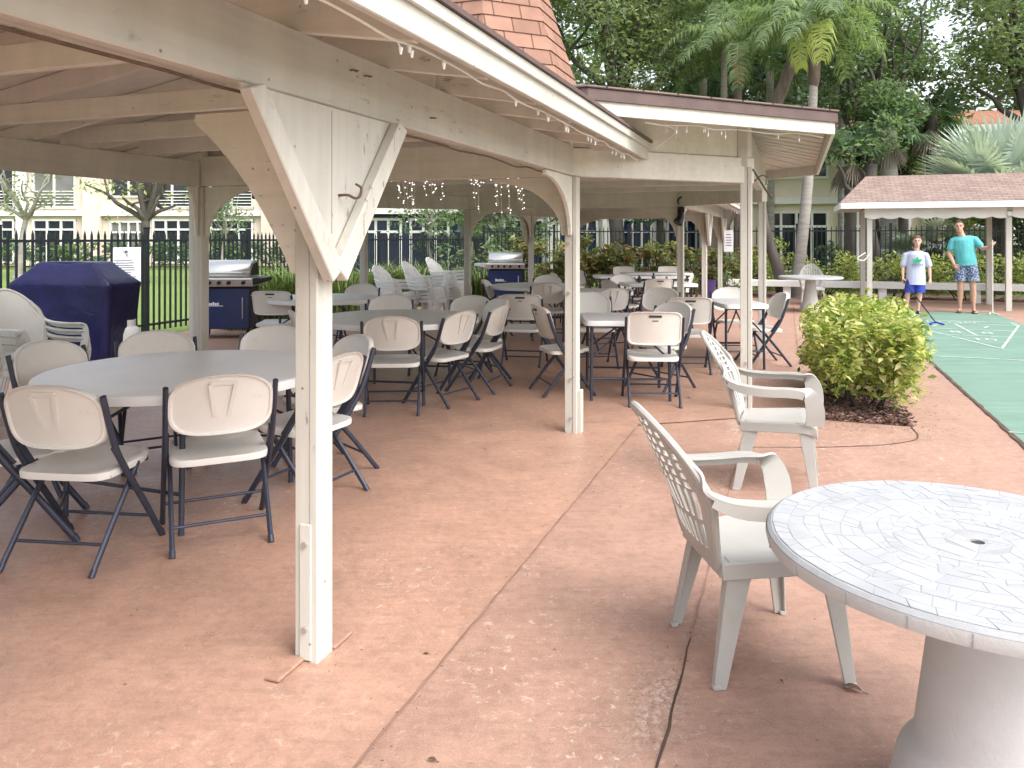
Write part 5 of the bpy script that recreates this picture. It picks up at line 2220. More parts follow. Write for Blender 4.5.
queen_palm(738, 24.5, zpy(50, 24.5), 'queen palm with an orange-brown fibre collar high on its dark trunk', 31, 18, 2.9, 'leaf_palm', 'bark_dark', None, .14, .12, True)
queen_palm(724, 26.0, zpy(12, 26), 'queen palm with thin pale trunk just left of the orange-collared one', 32, 16, 2.9, 'leaf_palm', 'bark_pale', None, .13, .10, False)
queen_palm(806, 21.5, zpy(26, 21.5), 'queen palm with thick brown leaning trunk above the corner eave', 33, 15, 2.7, 'leaf_palm', 'bark_dark', at(690, 22.5), .22, .15, False, (0, 6.28), (.2, 1.3), (.15, 0))
queen_palm(842, 27, zpy(-8, 27), 'tall queen palm behind the leaning one, its fronds spreading at the top edge', 34, 16, 3.0, 'leaf_palm', 'bark_pale', None, .14, .11)


def fan_palm(px, y, ztop, label, seed, nf=20, pet=.7, rad=.8, mat='leaf_fan', bark='bark_pale', skirt=0, r0=.17, base=None, trunk_top=None, nseg=22, el=(-.5, 1.2), name='fan_palm', group='palms behind the pavilion', droop=.25):
    bs = Vector(base) if base else at(px, y)
    t = thing(name, bs, 0, label, 'palm tree', group)
    rnd = random.Random(seed)
    o = at(px, y, ztop) - bs
    mb = MB()
    palm_trunk(mb, (0, 0, -.05), o, r0, r0 * .85, 24, .07)
    mb.build('trunk', M[bark], t, 0, 30)
    V, F = [], []
    for k in range(nf):
        a = k * 2.39996 + rnd.uniform(-.2, .2)
        e = el[0] + (el[1] - el[0]) * (k + .5) / nf
        fan(V, F, o, a, e, pet * rnd.uniform(.8, 1.2), rad * rnd.uniform(.85, 1.1), nseg, rnd, 3.0, .12, droop)
    raw_mesh('crown', [tuple(v) for v in V], F, M[mat], t)
    if skirt:
        V, F = [], []
        for k in range(skirt):
            a = k * 2.39996
            fan(V, F, o + Vector((0, 0, -.1)), a, rnd.uniform(-1.45, -1.0), .35, rad * rnd.uniform(.9, 1.2), 16, rnd, 1.6, .12, .3)
        raw_mesh('dead_skirt', [tuple(v) for v in V], F, M['leaf_dead'], t)
    return t


fan_palm(703, 28.5, zpy(78, 28.5), 'dark fan palm crown just above the pavilion eave, left of the orange collar', 41, 22, .9, 1.0)
fan_palm(770, 30, zpy(70, 30), 'dark fan palm between the orange-collared palm and the leaning trunk', 42, 22, .9, 1.0)
fan_palm(850, 23, zpy(150, 23), 'cabbage palm with a hanging skirt of dead grey fronds left of the shelter roof', 43, 12, .5, .7, 'leaf_fan', 'bark', 12, .17, None, None, 18, (-.2, 1.1))
fan_palm(889, 24, zpy(128, 24), 'cabbage palm with pale stout trunk right behind the shelter roof', 44, 14, .6, .75, 'leaf_fan', 'bark_pale', 6, .26)
fan_palm(932, 26, zpy(118, 26), 'cabbage palm with many dead grey fronds beside the sky gap', 45, 12, .6, .8, 'leaf_fan', 'bark', 16, .2)
fan_palm(1000, 21.4, zpy(192, 21.4), 'silver-blue fan palm spreading stiff leaves above the shelter roof', 46, 34, 1.0, 1.55, 'leaf_silver', 'bark', 0, .25, None, None, 30, (-.45, 1.25), 'silver_palm', 'palms behind the pavilion', .03)
fan_palm(936, 22.1, 1.42, 'young silver palm spreading low leaves between the boy and the man', 47, 13, .7, 1.05, 'leaf_silver', 'bark', 0, .16, None, None, 34, (-.35, .35), 'silver_palm', 'palms behind the pavilion', .10)
# bare pale trunk whose head is above the view
q_ = queen_palm(815, 19.6, zpy(36, 19.6), 'slim palm with pale grey leaning trunk crossing the far window and one yellowing hanging frond', 35, 15, 2.5, 'leaf_palm', 'bark_pale', at(795, 19.6), .15, .095, False, (0, 6.28), (.3, 1.35), (.10, 0))
V, F = [], []
rnd = random.Random(8)
tp = at(815, 19.6, zpy(36, 19.6)) - q_.location
frond(V, F, tp + Vector((0, -.1, .05)), R(196), .55, 1.95, 54, .62, 2.75, .036, rnd, 1.7)
frond(V, F, tp + Vector((-.05, -.1, .0)), R(222), .35, 1.75, 54, .55, 2.6, .036, rnd, 1.7)
raw_mesh('yellow_frond', [tuple(v) for v in V], F, M['leaf_palm_yellow'], q_)
mb = MB()
mb.lathe([(.105, -1.3), (.15, -1.1), (.17, -.5), (.13, -.1), (.07, .15)], 12, (tp.x - .03, tp.y, tp.z))
mb.build('frond_bases', M['bark_dark'], q_, 0, 50)
# slanting grey stem by the corner post
mb = MB()
P = smoothpath([at(784, 19.5, 0), at(778, 19.5, .7), at(768, 19.6, 1.5), at(762, 19.7, 2.3), at(764, 19.8, 3.2)], 5)
o0 = P[0].copy()
lt = thing('leaning_tree', o0, 0, 'grey slanting bare trunk seen between the two right corner posts', 'tree')
mb.tube([p - o0 for p in P], [.17 - .09 * i / len(P) for i in range(len(P))], 10)
mb.build('trunk', M['bark'], lt, 0, 50)
leaf_obj('crown', blob_pts([(-.4, .3, 3.5, .8), (.1, .1, 3.9, .7), (-.8, .2, 4.1, .7)], 200), .18, M['leaf_mid'], lt)
mb = MB()
P = smoothpath([at(886, 21.8, 0), at(879, 21.8, .55), at(872, 21.8, 1.2), at(868, 22, 2.2), at(872, 22.4, 3.6)], 5)
o0 = P[0].copy()
lt = thing('leaning_tree', o0, 0, 'thick mottled grey trunk bending up behind the shelter posts', 'tree')
mb.tube([p - o0 for p in P], [.26 - .12 * i / len(P) for i in range(len(P))], 12)
limb(mb, at(869, 21.9, 1.9) - o0, at(838, 22.2, 3.6) - o0, .09, .04, .1, 3)
mb.build('trunk', M['bark'], lt, 0, 50)
leaf_obj('crown', blob_pts([(-.5, .4, 4.2, .9), (-1.2, .4, 3.9, .6), (.2, .5, 4.5, .9)], 200), .18, M['leaf_mid'], lt)


# ------------------------------------------------------------------ shrubs and hedges
def shrub(name, c, blobs, dens, leaf, mat, label, cat='shrub', group=None, stems=6, aspect=.45, seed=1, sh_=.3):
    t = thing(name, c, 0, label, cat, group)
    r = random.Random(seed)
    mb = MB()
    for k in range(stems):
        b = blobs[k % len(blobs)]
        q = Vector(b[:3])
        x0 = Vector((q.x * .45 + r.uniform(-.06, .06), q.y * .45 + r.uniform(-.06, .06), 0))
        limb(mb, x0, q + Vector((r.uniform(-.1, .1), r.uniform(-.1, .1), 0)), .014 + .008 * r.random(), .004, .12, seed * 31 + k, 4)
    mb.build('stems', M['bark'], t, 0, 60)
    leaf_obj('foliage', blob_pts(blobs, dens), leaf, M[mat], t, aspect, .25, .5)
    return t


def hedge_blobs(l, d, h, n, r, seed, base=.25):
    q = random.Random(seed)
    return [(q.uniform(-l / 2, l / 2), q.uniform(-d / 2, d / 2), q.uniform(base, h), r * q.uniform(.7, 1.25), .9) for _ in range(n)]


# the lime bush by the court: (local axes rotated with the pavilion)
c = W(7.85, .56)
bl = []
q = random.Random(6)
for k in range(210):
    a, b, z = q.uniform(-.34, .34), q.uniform(-.88, .95), q.uniform(.22, .80)
    if q.random() < .65:
        side = q.choice('xxyyz')
        if side == 'x':
            a = math.copysign(q.uniform(.31, .38), a)
        elif side == 'y':
            b = math.copysign(q.uniform(.84, .95), b)
        else:
            z = q.uniform(.72, .83)
    if z < .34:
        a, b = a * .8, b * .85
    p = W(b, a)
    bl.append((p.x, p.y, z, q.uniform(.10, .19), .9))
for k in range(16):
    p = W(q.uniform(-.8, .9), q.uniform(-.32, .32))
    bl.append((p.x, p.y, q.uniform(.82, .93), q.uniform(.04, .08), 1.3))
bush = shrub('lime_bush', c, bl, 2600, .075, 'leaf_lime', 'clipped bush of yellow-green variegated leaves in the mulch bed by the court', 'bush', None, 46, .42, 3)

# hedge along the back, in four clumps one can tell apart by where they stand
for k, (v, l, lab) in enumerate(((.2, 2.2, 'low yellow-green hedge clump behind the far pedestal table'), (2.3, 2.1, 'low yellow-green hedge clump behind the shelter, left of the boy'),
                                 (4.2, 1.8, 'low yellow-green hedge clump between the boy and the man'), (6.2, 2.2, 'low yellow-green hedge clump at right behind the shelter post'))):
    c = W(21.5, v)
    bl = []
    for b in hedge_blobs(l * 1.2, .8, .98, 60, .24, 40 + k):
        p = W(b[1], b[0])
        bl.append((p.x, p.y, b[2], b[3], .9))
    shrub('hedge', c, bl, 520, .11, 'leaf_hedge', lab, 'hedge', 'hedge clumps behind the bench', 12, .45, 50 + k)
# big dark shrubs at right behind the shelter
for k, (px, y, h, r, lab, mt) in enumerate(((965, 22.6, 2.2, .9, 'tall bright green shrub right behind the man', 'leaf_hedge'), (1010, 22.2, 2.2, 1.0, 'tall dark shrub behind the right shelter post', 'leaf_dark'), (1060, 22, 2.0, 1.0, 'tall shrub beyond the right picture edge of the shelter', 'leaf_dark'),
                                        (836, 24.6, 1.3, .55, 'dark rounded shrub beyond the back fence below the window', 'leaf_dark'), (768, 22.2, 1.5, .5, 'yellow-green croton shrub beside the pale palm trunk', 'leaf_hedge'), (905, 23.0, 1.5, .6, 'yellowish shrub behind the fence left of the boy', 'leaf_hedge'))):
    bl = [(random.Random(k * 9 + i).uniform(-r, r) * .8, random.Random(k * 7 + i).uniform(-.4, .4), h * (.15 + .8 * i / 18), r * .42) for i in range(19)]
    shrub('garden_shrub', at(px, y), bl, 560, .16, mt, lab, 'shrub', 'shrubs along the back fence', 8, .5, 60 + k)
# croton bed behind the far wing
q = random.Random(77)
names = ['red and yellow croton', 'orange croton', 'green and cream croton', 'dark purple croton']
spots = [(528, 21.5), (552, 21.0), (575, 20.6), (597, 20.9), (618, 20.4), (640, 20.8), (662, 20.6), (690, 20.9), (712, 21.2), (742, 20.4), (505, 22.4)]
where = ['second from the left', 'left of the centre post', 'behind the centre post', 'just right of the centre post', 'third right of the centre post', 'in the middle of the bed', 'left of the dark-lamped post', 'behind the dark-lamped post', 'between the far wing posts', 'beside the corner post', 'at the left end behind the far grill']
for k, (px, y) in enumerate(spots):
    h = q.uniform(1.1, 1.55)
    bl = [(q.uniform(-.36, .36), q.uniform(-.3, .3), q.uniform(.25, h), q.uniform(.14, .26), .9) for _ in range(17)]
    shrub('croton', at(px, y), bl, 760, .19, 'leaf_croton', 'multicoloured croton plant ' + where[k], 'shrub', 'croton bed behind the far wing', 8, .38, 80 + k)
# grassy clumps by the left fence and the stacks
def grass_clump(px, y, h, n, label, spread=.35, mat='leaf_grass', group='grassy clumps by the left fence'):
    V, F = [], []
    r = random.Random(int(px * 7))
    for _ in range(n):
        a = r.uniform(0, 6.28)
        rr = spread * math.sqrt(r.random())
        b = Vector((rr * math.cos(a), rr * math.sin(a), 0))
        d = Vector((math.cos(a + r.uniform(-.8, .8)), math.sin(a + r.uniform(-.8, .8)), 0))
        L = h * r.uniform(.6, 1.1)
        s = Vector((-d.y, d.x, 0)) * .011
        m1 = b + Vector((0, 0, L * .65)) + d * L * .14
        e = m1 + Vector((0, 0, L * r.uniform(-.05, .3))) + d * L * r.uniform(.2, .45)
        k = len(V)
        V += [b - s, b + s, m1 + s, m1 - s, e]
        F += [(k, k + 1, k + 2), (k, k + 2, k + 3), (k + 3, k + 2, k + 4)]
    o = raw_mesh('grass_clump', [tuple(v) for v in V], F, M[mat])
    o.location = at(px, y)
    tag(o, label, 'plant', group)


for px, y, h, n, lab in ((268, 13.2, 1.05, 520, 'tall pale grass clump right of the left grill'), (292, 13.8, 1.2, 520, 'tall grass clump touching the braced post, behind the lone chair'), (243, 12.9, .75, 380, 'short grass clump at the foot of the left grill'),
                         (345, 15.5, 1.0, 420, 'grass clump just right of the braced post, before the fence'), (372, 16.4, 1.1, 460, 'flowering grass clump behind the leftmost plastic stack'), (398, 16.9, 1.15, 460, 'grass clump behind the middle plastic stack'),
                         (424, 17.3, 1.1, 420, 'grass clump behind the rightmost plastic stack'), (452, 18.2, 1.0, 380, 'grass clump left of the inner post by the fence'), (-8, 8.4, .62, 420, 'low green clump at the left picture edge under the stacks'), (482, 18.8, .9, 380, 'green clump just right of the inner post')):
    grass_clump(px, y, h, n, lab, .4)
for px, y, r, mt, lab in ((484, 20.0, .55, 'leaf_mid', 'leafy green bush between the inner post and the far grill'), (452, 19.3, .5, 'leaf_mid', 'leafy green bush left of the inner post'), (340, 17.0, .5, 'leaf_mid', 'leafy bush at the fence right of the braced post'), (690, 18.9, .4, 'leaf_mid', 'low fern-green plant at the foot of the far wing posts'), (730, 18.6, .4, 'leaf_mid', 'low green plant right of the purple pot')):
    bl = [(random.Random(int(px) + i).uniform(-r, r) * .7, random.Random(int(px) * 3 + i).uniform(-.3, .3), .2 + 1.15 * r / .5 * i / 12, r * .45) for i in range(12)]
    shrub('leafy_bush', at(px, y), bl, 330, .13, mt, lab, 'bush', 'leafy bushes along the fences', 7, .42, 120 + int(px))
# ------------------------------------------------------------------ people
M['skin'] = plain('skin', (.50, .29, .21), .5, .06, 8, 90, .04)
M['skin_pale'] = plain('fair_skin', (.58, .36, .28), .5, .06, 8, 90, .04)
M['hair'] = plain('short_brown_hair', (.045, .028, .02), .6, .3, 30, 120, .4)
M['hair_fair'] = plain('short_light_brown_hair', (.12, .075, .045), .6, .3, 30, 120, .4)
M['teal'] = plain('turquoise_jersey', (.10, .42, .44), .8, .08, 9, 30, .25)
M['lavender'] = plain('pale_lavender_jersey', (.48, .52, .66), .8, .05, 9, 30, .25)
M['blue_short'] = plain('royal_blue_cloth', (.025, .05, .36), .7, .2, 12, 40, .2)
M['logo_green'] = plain('green_print', (.02, .42, .16), .6, .05)
M['logo_dark'] = plain('dark_teal_print', (.05, .16, .22), .6, .05)
M['eye'] = plain('dark_eye', (.02, .015, .012), .3, .1)
M['lip'] = plain('lip', (.36, .15, .12), .5, .1)


def pattern_short():
    m, nt, b, N, Lk = nodes('navy_floral_cloth')
    co = coord(N, Lk, 'Object')
    v = N('ShaderNodeTexVoronoi')
    v.inputs['Scale'].default_value = 26
    Lk(co, v.inputs['Vector'])
    f = noise(N, Lk, co, 34, 3, .6, 1)
    Lk(mix(N, Lk, ramp(N, Lk, f, [(.5, 0.0), (.56, 1.0)]), (.035, .06, .14), (.34, .40, .48)), b.inputs['Base Color'])
    b.inputs['Roughness'].default_value = .8
    return m


M['floral'] = pattern_short()


def fuse(name, caps, balls, mat, parent, vox=.009, smooth_it=4, cut=()):
    """one continuous skin around tapered capsules"""
    mb = MB()
    for c in caps:
        pts, rad = c[0], c[1]
        fl = c[2] if len(c) > 2 else 1.0
        up = c[3] if len(c) > 3 else None
        mb.tube(smoothpath(pts, 5) if len(pts) > 2 else pts, list(np.interp(np.linspace(0, 1, (len(pts) - 1) * 5 + 1 if len(pts) > 2 else 2), np.linspace(0, 1, len(rad)), rad)), 16, fl, False, up)
        for p, r in ((pts[0], rad[0]), (pts[-1], rad[-1])):
            if fl == 1.0:
                mb.ball(p, r, 14)
    for b in balls:
        mb.ball(b[0], b[1], 18, b[2] if len(b) > 2 else (1, 1, 1))
    me = bpy.data.meshes.new(name + '_raw')
    me.from_pydata(mb.v, [], mb.f)
    bm = bmesh.new()
    bm.from_mesh(me)
    bmesh.ops.recalc_face_normals(bm, faces=bm.faces)
    bm.to_mesh(me)
    bm.free()
    tmp = bpy.data.objects.new(name + '_raw', me)
    COL.objects.link(tmp)
    r = tmp.modifiers.new('r', 'REMESH')
    r.mode = 'VOXEL'
    r.voxel_size = vox
    s = tmp.modifiers.new('s', 'SMOOTH')
    s.iterations = smooth_it
    s.factor = .5
    bpy.context.view_layer.update()
    out = bpy.data.meshes.new_from_object(tmp.evaluated_get(bpy.context.evaluated_depsgraph_get()))
    bpy.data.objects.remove(tmp)
    bm = bmesh.new()
    bm.from_mesh(out)
    for co, no in cut:
        bmesh.ops.bisect_plane(bm, geom=bm.verts[:] + bm.edges[:] + bm.faces[:], plane_co=co, plane_no=no, clear_outer=True)
    bm.to_mesh(out)
    bm.free()
    out.name = name
    out.polygons.foreach_set('use_smooth', [True] * len(out.polygons))
    out.materials.clear()
    out.materials.append(mat)
    return link(name, out, parent)


def hand(caps, balls, wrist, d, side, palm_n, k=1.0, curl=.5):
    """palm + five fingers; d = direction of the hand, side = thumb side, palm_n = palm normal"""
    w, d, s, n = Vector(wrist), Vector(d).normalized(), Vector(side).normalized(), Vector(palm_n).normalized()
    caps.append(([w, w + d * .04 * k, w + d * .085 * k], [.024 * k, .028 * k, .030 * k]))
    for i, (off_, L) in enumerate(((.030, .070), (.010, .078), (-.010, .072), (-.029, .056))):
        a = w + d * .085 * k + s * off_ * k
        m1 = a + (d + n * curl * .5).normalized() * L * .5 * k
        e = m1 + (d + n * curl * 1.6).normalized() * L * .5 * k
        caps.append(([a - d * .03 * k, a, m1, e], [.010 * k, .0095 * k, .0088 * k, .0075 * k]))
    a = w + d * .03 * k + s * .028 * k
    m1 = a + (d * .7 + s * .7 + n * .3).normalized() * .038 * k
    e = m1 + (d + n * .5 + s * .1).normalized() * .032 * k
    caps.append(([a, m1, e], [.0125 * k, .011 * k, .009 * k]))


def head(balls, caps, c, k, tilt=(0, 0)):
    """c = centre of the skull; faces -y"""
    c = Vector(c)
    o = lambda x, y, z: c + Vector((x, y, z)) * k
    balls.append((o(0, .012, .02), .098 * k, (.80, .98, 1.0)))
    balls.append((o(0, -.022, -.045), .072 * k, (.86, .9, 1.05)))
    balls.append((o(0, -.05, -.095), .036 * k, (1.1, .8, .75)))
    caps.append(([o(0, -.095, .012), o(0, -.112, -.022), o(0, -.108, -.034)], [.010 * k, .013 * k, .015 * k]))
    for sx in (-1, 1):
        balls.append((o(sx * .078, .012, -.008), .028 * k, (.35, .7, 1.05)))
        balls.append((o(sx * .032, -.082, .030), .020 * k, (1.2, .5, .45)))
    balls.append((o(0, -.092, -.062), .020 * k, (1.25, .55, .42)))


def face_bits(t, c, k):
    c = Vector(c)
    o = lambda x, y, z: c + Vector((x, y, z)) * k
    mb = MB()
    for sx in (-1, 1):
        mb.ball(o(sx * .031, -.090, .008), .0085 * k, 8, (1.3, .6, .8))
        mb.bar(o(sx * .018, -.099, .030), o(sx * .046, -.094, .032), .006 * k, .006 * k)
    mb.build('eyes', M['eye'], t, 0, 50)
    mb = MB()
    mb.ball(o(0, -.101, -.064), .016 * k, 10, (1.35, .4, .30))
    mb.build('mouth', M['lip'], t, 0, 50)


def ell(z, x, rx, ry, y=0.0):
    return (z, x, rx, ry, y)


def garment(name, rings, mat, parent, n=36, folds=.006, extra=None, seed=0):
    """lofted cloth tube from rings (z, x, rx, ry, y), open at both ends but with thickness"""
    r = random.Random(seed)
    mb = MB()
    V, F = [], []
    m_ = len(rings)
    for i, (z, x, rx, ry, y) in enumerate(rings):
        for k in range(n):
            t = 2 * PI * k / n
            e = 2 / 2.5
            w = folds * math.sin(5 * t + z * 17 + seed) * (1 - .5 * i / m_)
            V.append((x + math.copysign(abs(math.cos(t)) ** e, math.cos(t)) * (rx + w), y + math.copysign(abs(math.sin(t)) ** e, math.sin(t)) * (ry + w), z + .006 * math.sin(3 * t + seed) * (i == 0)))
    o = len(V)
    for i, (z, x, rx, ry, y) in enumerate(rings):
        for k in range(n):
            a = V[i * n + k]
            V.append((x + (a[0] - x) * .93, y + (a[1] - y) * .93, a[2]))
    for i in range(m_ - 1):
        for k in range(n):
            l = (k + 1) % n
            F.append((i * n + k, i * n + l, (i + 1) * n + l, (i + 1) * n + k))
            F.append((o + i * n + l, o + i * n + k, o + (i + 1) * n + k, o + (i + 1) * n + l))
    for i in (0, m_ - 1):
        for k in range(n):
            l = (k + 1) % n
            F.append((i * n + k, i * n + l, o + i * n + l, o + i * n + k))
    mb.add(V, F)
    return mb


# --- the man -----------------------------------------------------------------
mp = at(966.5, 15.45)
man = thing('person', mp, 0, 'man in turquoise T-shirt and patterned navy shorts standing on the court end', 'person')
man.scale = (1, 1, 1)
caps, balls = [], []
HC = (-.13, -.02, 1.735)
head(balls, caps, HC, 1.0)
caps.append(([(-.07, .015, 1.50), (-.10, .01, 1.60), (-.125, 0, 1.68)], [.070, .058, .060]))
# trunk as flattened capsules
caps.append(([(-.055, .01, 1.50), (-.05, .01, 1.42), (-.045, .01, 1.30), (-.02, .01, 1.15), (0, .01, 1.02), (0, .01, .90)], [.13, .165, .165, .152, .158, .15], .68, (0, 1, 0)))
caps.append(([(-.05, 0, 1.42), (-.03, 0, 1.2), (0, 0, .98)], [.110, .098, .098]))
for sx, sh, el_, wr in ((-1, (-.235, .01, 1.455), (-.305, .02, 1.19), (-.225, -.13, .985)), (1, (.145, .01, 1.485), (.275, -.03, 1.285), (.378, -.17, 1.325))):
    caps.append(([(sx * .08 - .05, .01, 1.455), Vector(sh) - Vector((0, 0, .02))], [.062, .042]))
    caps.append(([Vector(sh) - Vector((0, 0, .02)), Vector(sh).lerp(Vector(el_), .45), el_], [.044, .050, .041]))
    caps.append(([el_, Vector(el_).lerp(Vector(wr), .35), wr], [.041, .043, .027]))
hand(caps, balls, (-.225, -.13, .985), (.42, -.28, -.85), (.5, -.6, .5), (.3, .6, -.1), 1.0, .3)
hand(caps, balls, (.378, -.17, 1.325), (.35, -.6, .55), (.1, .3, .9), (.75, .1, -.1), 1.0, 1.25)
for sx, hip, kn, an in ((-1, (-.085, .01, .93), (-.105, -.02, .50), (-.115, .03, .085)), (1, (.09, .01, .93), (.11, -.015, .50), (.125, .03, .085))):
    caps.append(([hip, Vector(hip).lerp(Vector(kn), .5), kn], [.088, .076, .054]))
    caps.append(([kn, Vector(kn).lerp(Vector(an), .3) + Vector((0, .015, 0)), Vector(an).lerp(Vector(kn), .25), an], [.053, .057, .036, .033]))
    a = Vector(an)
    caps.append(([a + Vector((0, .035, -.042)), a + Vector((sx * .01, -.06, -.040)), a + Vector((sx * .025, -.15, -.052))], [.036, .036, .026]))
    for q_ in range(5):
        f_ = a + Vector((sx * (.025 + (q_ - 1.6) * .017), -.155 - .012 * math.cos(q_ * .8), -.058))
        caps.append(([f_, f_ + Vector((sx * .002, -.028 + .003 * q_, -.002))], [.011 - .0008 * q_, .009 - .0008 * q_]))
man.rotation_euler = (0, 0, -R(28))
fuse('body', caps, balls, M['skin'], man, .0065, 5)
face_bits(man, HC, 1.0)
hair_c = Vector(HC)
fuse('hair', [], [(hair_c + Vector((0, .022, .036)), .101, (.83, .98, .96)), (hair_c + Vector((0, -.03, .082)), .060, (1.0, .8, .6))], M['hair'], man, .008, 2,
     [(tuple(hair_c + Vector((0, -.02, .045))), (0, -.62, -.78))])
# shirt
cs, bs = [], []
cs.append(([(-.058, .01, 1.53), (-.055, .01, 1.45), (-.045, .01, 1.30), (-.025, .01, 1.16), (-.005, .01, 1.04), (0, .01, .93)], [.13, .19, .192, .182, .186, .19], .70, (0, 1, 0)))
for sx, sh, el_ in ((-1, (-.235, .01, 1.455), (-.305, .02, 1.19)), (1, (.145, .01, 1.485), (.275, -.03, 1.285))):
    cs.append(([(sx * .07 - .05, .01, 1.475), Vector(sh) - Vector((0, 0, .012))], [.080, .064]))
    cs.append(([Vector(sh) - Vector((0, 0, .012)), Vector(sh).lerp(Vector(el_), .62)], [.064, .068]))
cs.append(([(-.05, .01, 1.40), (-.02, .01, 1.05)], [.14, .142]))
fuse('shirt', cs, bs, M['teal'], man, .008, 4, [((0, 0, .955), (.05, 0, -1)), ((-.085, .0, 1.545), (-.1, -.25, 1))])
sh_ = []
caps2 = []
for sx in (-1, 1):
    caps2.append(([(sx * .075, .01, .95), (sx * .10, 0, .78), (sx * .115, -.01, .62)], [.115, .112, .118]))
fuse('shorts', caps2, [((0, .01, .95), .155, (1.14, .84, .5))], M['floral'], man, .008, 3, [((0, 0, .645), (0, 0, -1)), ((0, 0, 1.0), (0, 0, 1))])
for sx in (-1, 1):
    mb = MB()
    foot = [(x * .052 * (1.0 if y < .02 else .82), y) for x, y in [(math.cos(a), .0) for a in ()]]
    ol = []
    for k in range(20):
        a = 2 * PI * k / 20
        ol.append((sx * .135 + .050 * math.cos(a) * (1 + .12 * (math.sin(a) < 0)), -.045 + .145 * math.sin(a)))
    mb.prism(ol, (0, 0, .002), (1, 0, 0), (0, 1, 0), (0, 0, .018))
    mb.tube(smoothpath([(sx * .135 - .045, -.06, .02), (sx * .135 - .02, -.12, .055), (sx * .135, -.15, .03), (sx * .135 + .02, -.12, .055), (sx * .135 + .045, -.06, .02)], 4), .008, 6)
    mb.build('sandal', M['black_plastic'], man, 0, 40)
# cue the man holds upright
cu = thing('shuffleboard_cue', mp + Matrix.Rotation(-R(28), 3, 'Z') @ Vector((.425, -.255, .004)), 0, 'pale upright shuffleboard cue held by the man in turquoise', 'cue', 'shuffleboard cues')
mb = MB()
mb.tube([(0, 0, .04), (0, .0, 1.46)], [.013, .011], 10)
mb.build('shaft', M['wood_z'], cu, 0, 40)
mb = MB()
mb.tube(smoothpath([(-.085, -.05, .014), (-.06, 0, .02), (0, .02, .05), (.06, 0, .02), (.085, -.05, .014)], 4), .013, 8)
mb.build('cue_head', M['wood_z'], cu, 0, 40)

# --- the boy -------------------------------------------------------------------
bp = at(915, 15.35)
boy = thing('person', bp, 0, 'boy in pale lavender T-shirt with a green print and blue shorts holding a dark cue', 'person')
caps, balls = [], []
HC = (.04, -.02, 1.435)
head(balls, caps, HC, .93)
caps.append(([(.02, .015, 1.21), (.03, .01, 1.29), (.04, 0, 1.37)], [.060, .048, .050]))
caps.append(([(.015, .01, 1.22), (.015, .01, 1.15), (.015, .01, 1.05), (.015, .01, .90), (.015, .01, .78), (.015, .01, .70)], [.10, .13, .128, .124, .13, .125], .70, (0, 1, 0)))
for sx, sh, el_, wr in ((-1, (-.165, .01, 1.18), (-.215, .03, .935), (-.215, -.05, .70)), (1, (.195, .01, 1.18), (.25, .03, .93), (.265, -.02, .70))):
    caps.append(([(sx * .05 + .015, .01, 1.18), Vector(sh) - Vector((0, 0, .03))], [.048, .034]))
    caps.append(([Vector(sh) - Vector((0, 0, .03)), Vector(sh).lerp(Vector(el_), .45), el_], [.034, .038, .032]))
    caps.append(([el_, Vector(el_).lerp(Vector(wr), .35), wr], [.032, .033, .022]))
hand(caps, balls, (-.215, -.05, .70), (.1, -.35, -.95), (.6, -.6, .2), (.6, .4, -.2), .85, 1.2)
hand(caps, balls, (.265, -.02, .70), (0, -.15, -1), (-.3, -.9, 0), (-.9, .3, 0), .85, .4)
for sx, hip, kn, an in ((-1, (-.065, .01, .76), (-.125, -.01, .42), (-.155, .03, .075)), (1, (.085, .01, .76), (.085, -.01, .42), (.055, .03, .075))):
    caps.append(([hip, Vector(hip).lerp(Vector(kn), .5), kn], [.075, .066, .047]))
    caps.append(([kn, Vector(kn).lerp(Vector(an), .3) + Vector((0, .012, 0)), Vector(an).lerp(Vector(kn), .25), an], [.046, .049, .031, .029]))
    a = Vector(an)
    caps.append(([a + Vector((0, .03, -.036)), a + Vector((0, -.05, -.035)), a + Vector((sx * .015, -.13, -.045))], [.031, .031, .023]))
boy.rotation_euler = (0, 0, -R(26))
fuse('body', caps, balls, M['skin_pale'], boy, .006, 5)
face_bits(boy, HC, .93)
hair_c = Vector(HC)
fuse('hair', [], [(hair_c + Vector((0, .022, .034)), .095, (.84, .98, .96)), (hair_c + Vector((0, -.035, .070)), .058, (1.05, .75, .6))], M['hair_fair'], boy, .008, 2,
     [(tuple(hair_c + Vector((0, -.02, .036))), (0, -.6, -.8))])
cs, bs = [], []
cs.append(([(.015, .01, 1.25), (.015, .01, 1.17), (.015, .01, 1.03), (.015, .01, .88), (.015, .01, .72), (.015, .01, .54)], [.10, .155, .162, .168, .176, .182], .72, (0, 1, 0)))
for sx, sh, el_ in ((-1, (-.165, .01, 1.18), (-.215, .03, .935)), (1, (.195, .01, 1.18), (.25, .03, .93))):
    cs.append(([(sx * .05 + .015, .01, 1.19), Vector(sh) - Vector((0, 0, .02))], [.062, .052]))
    cs.append(([Vector(sh) - Vector((0, 0, .02)), Vector(sh).lerp(Vector(el_), .85)], [.053, .062]))
fuse('shirt', cs, bs, M['lavender'], boy, .008, 4, [((0, 0, .575), (0, 0, -1)), ((.025, 0, 1.255), (0, -.25, 1))])
caps2 = []
for sx in (-1, 1):
    caps2.append(([(sx * .065 + .01, .01, .72), (sx * .085 + .0, 0, .55), (sx * .095 - .01, -.01, .40)], [.095, .095, .10]))
fuse('shorts', caps2, [((.01, .01, .70), .12, (1.15, .86, .6))], M['blue_short'], boy, .008, 3, [((0, 0, .425), (0, 0, -1))])
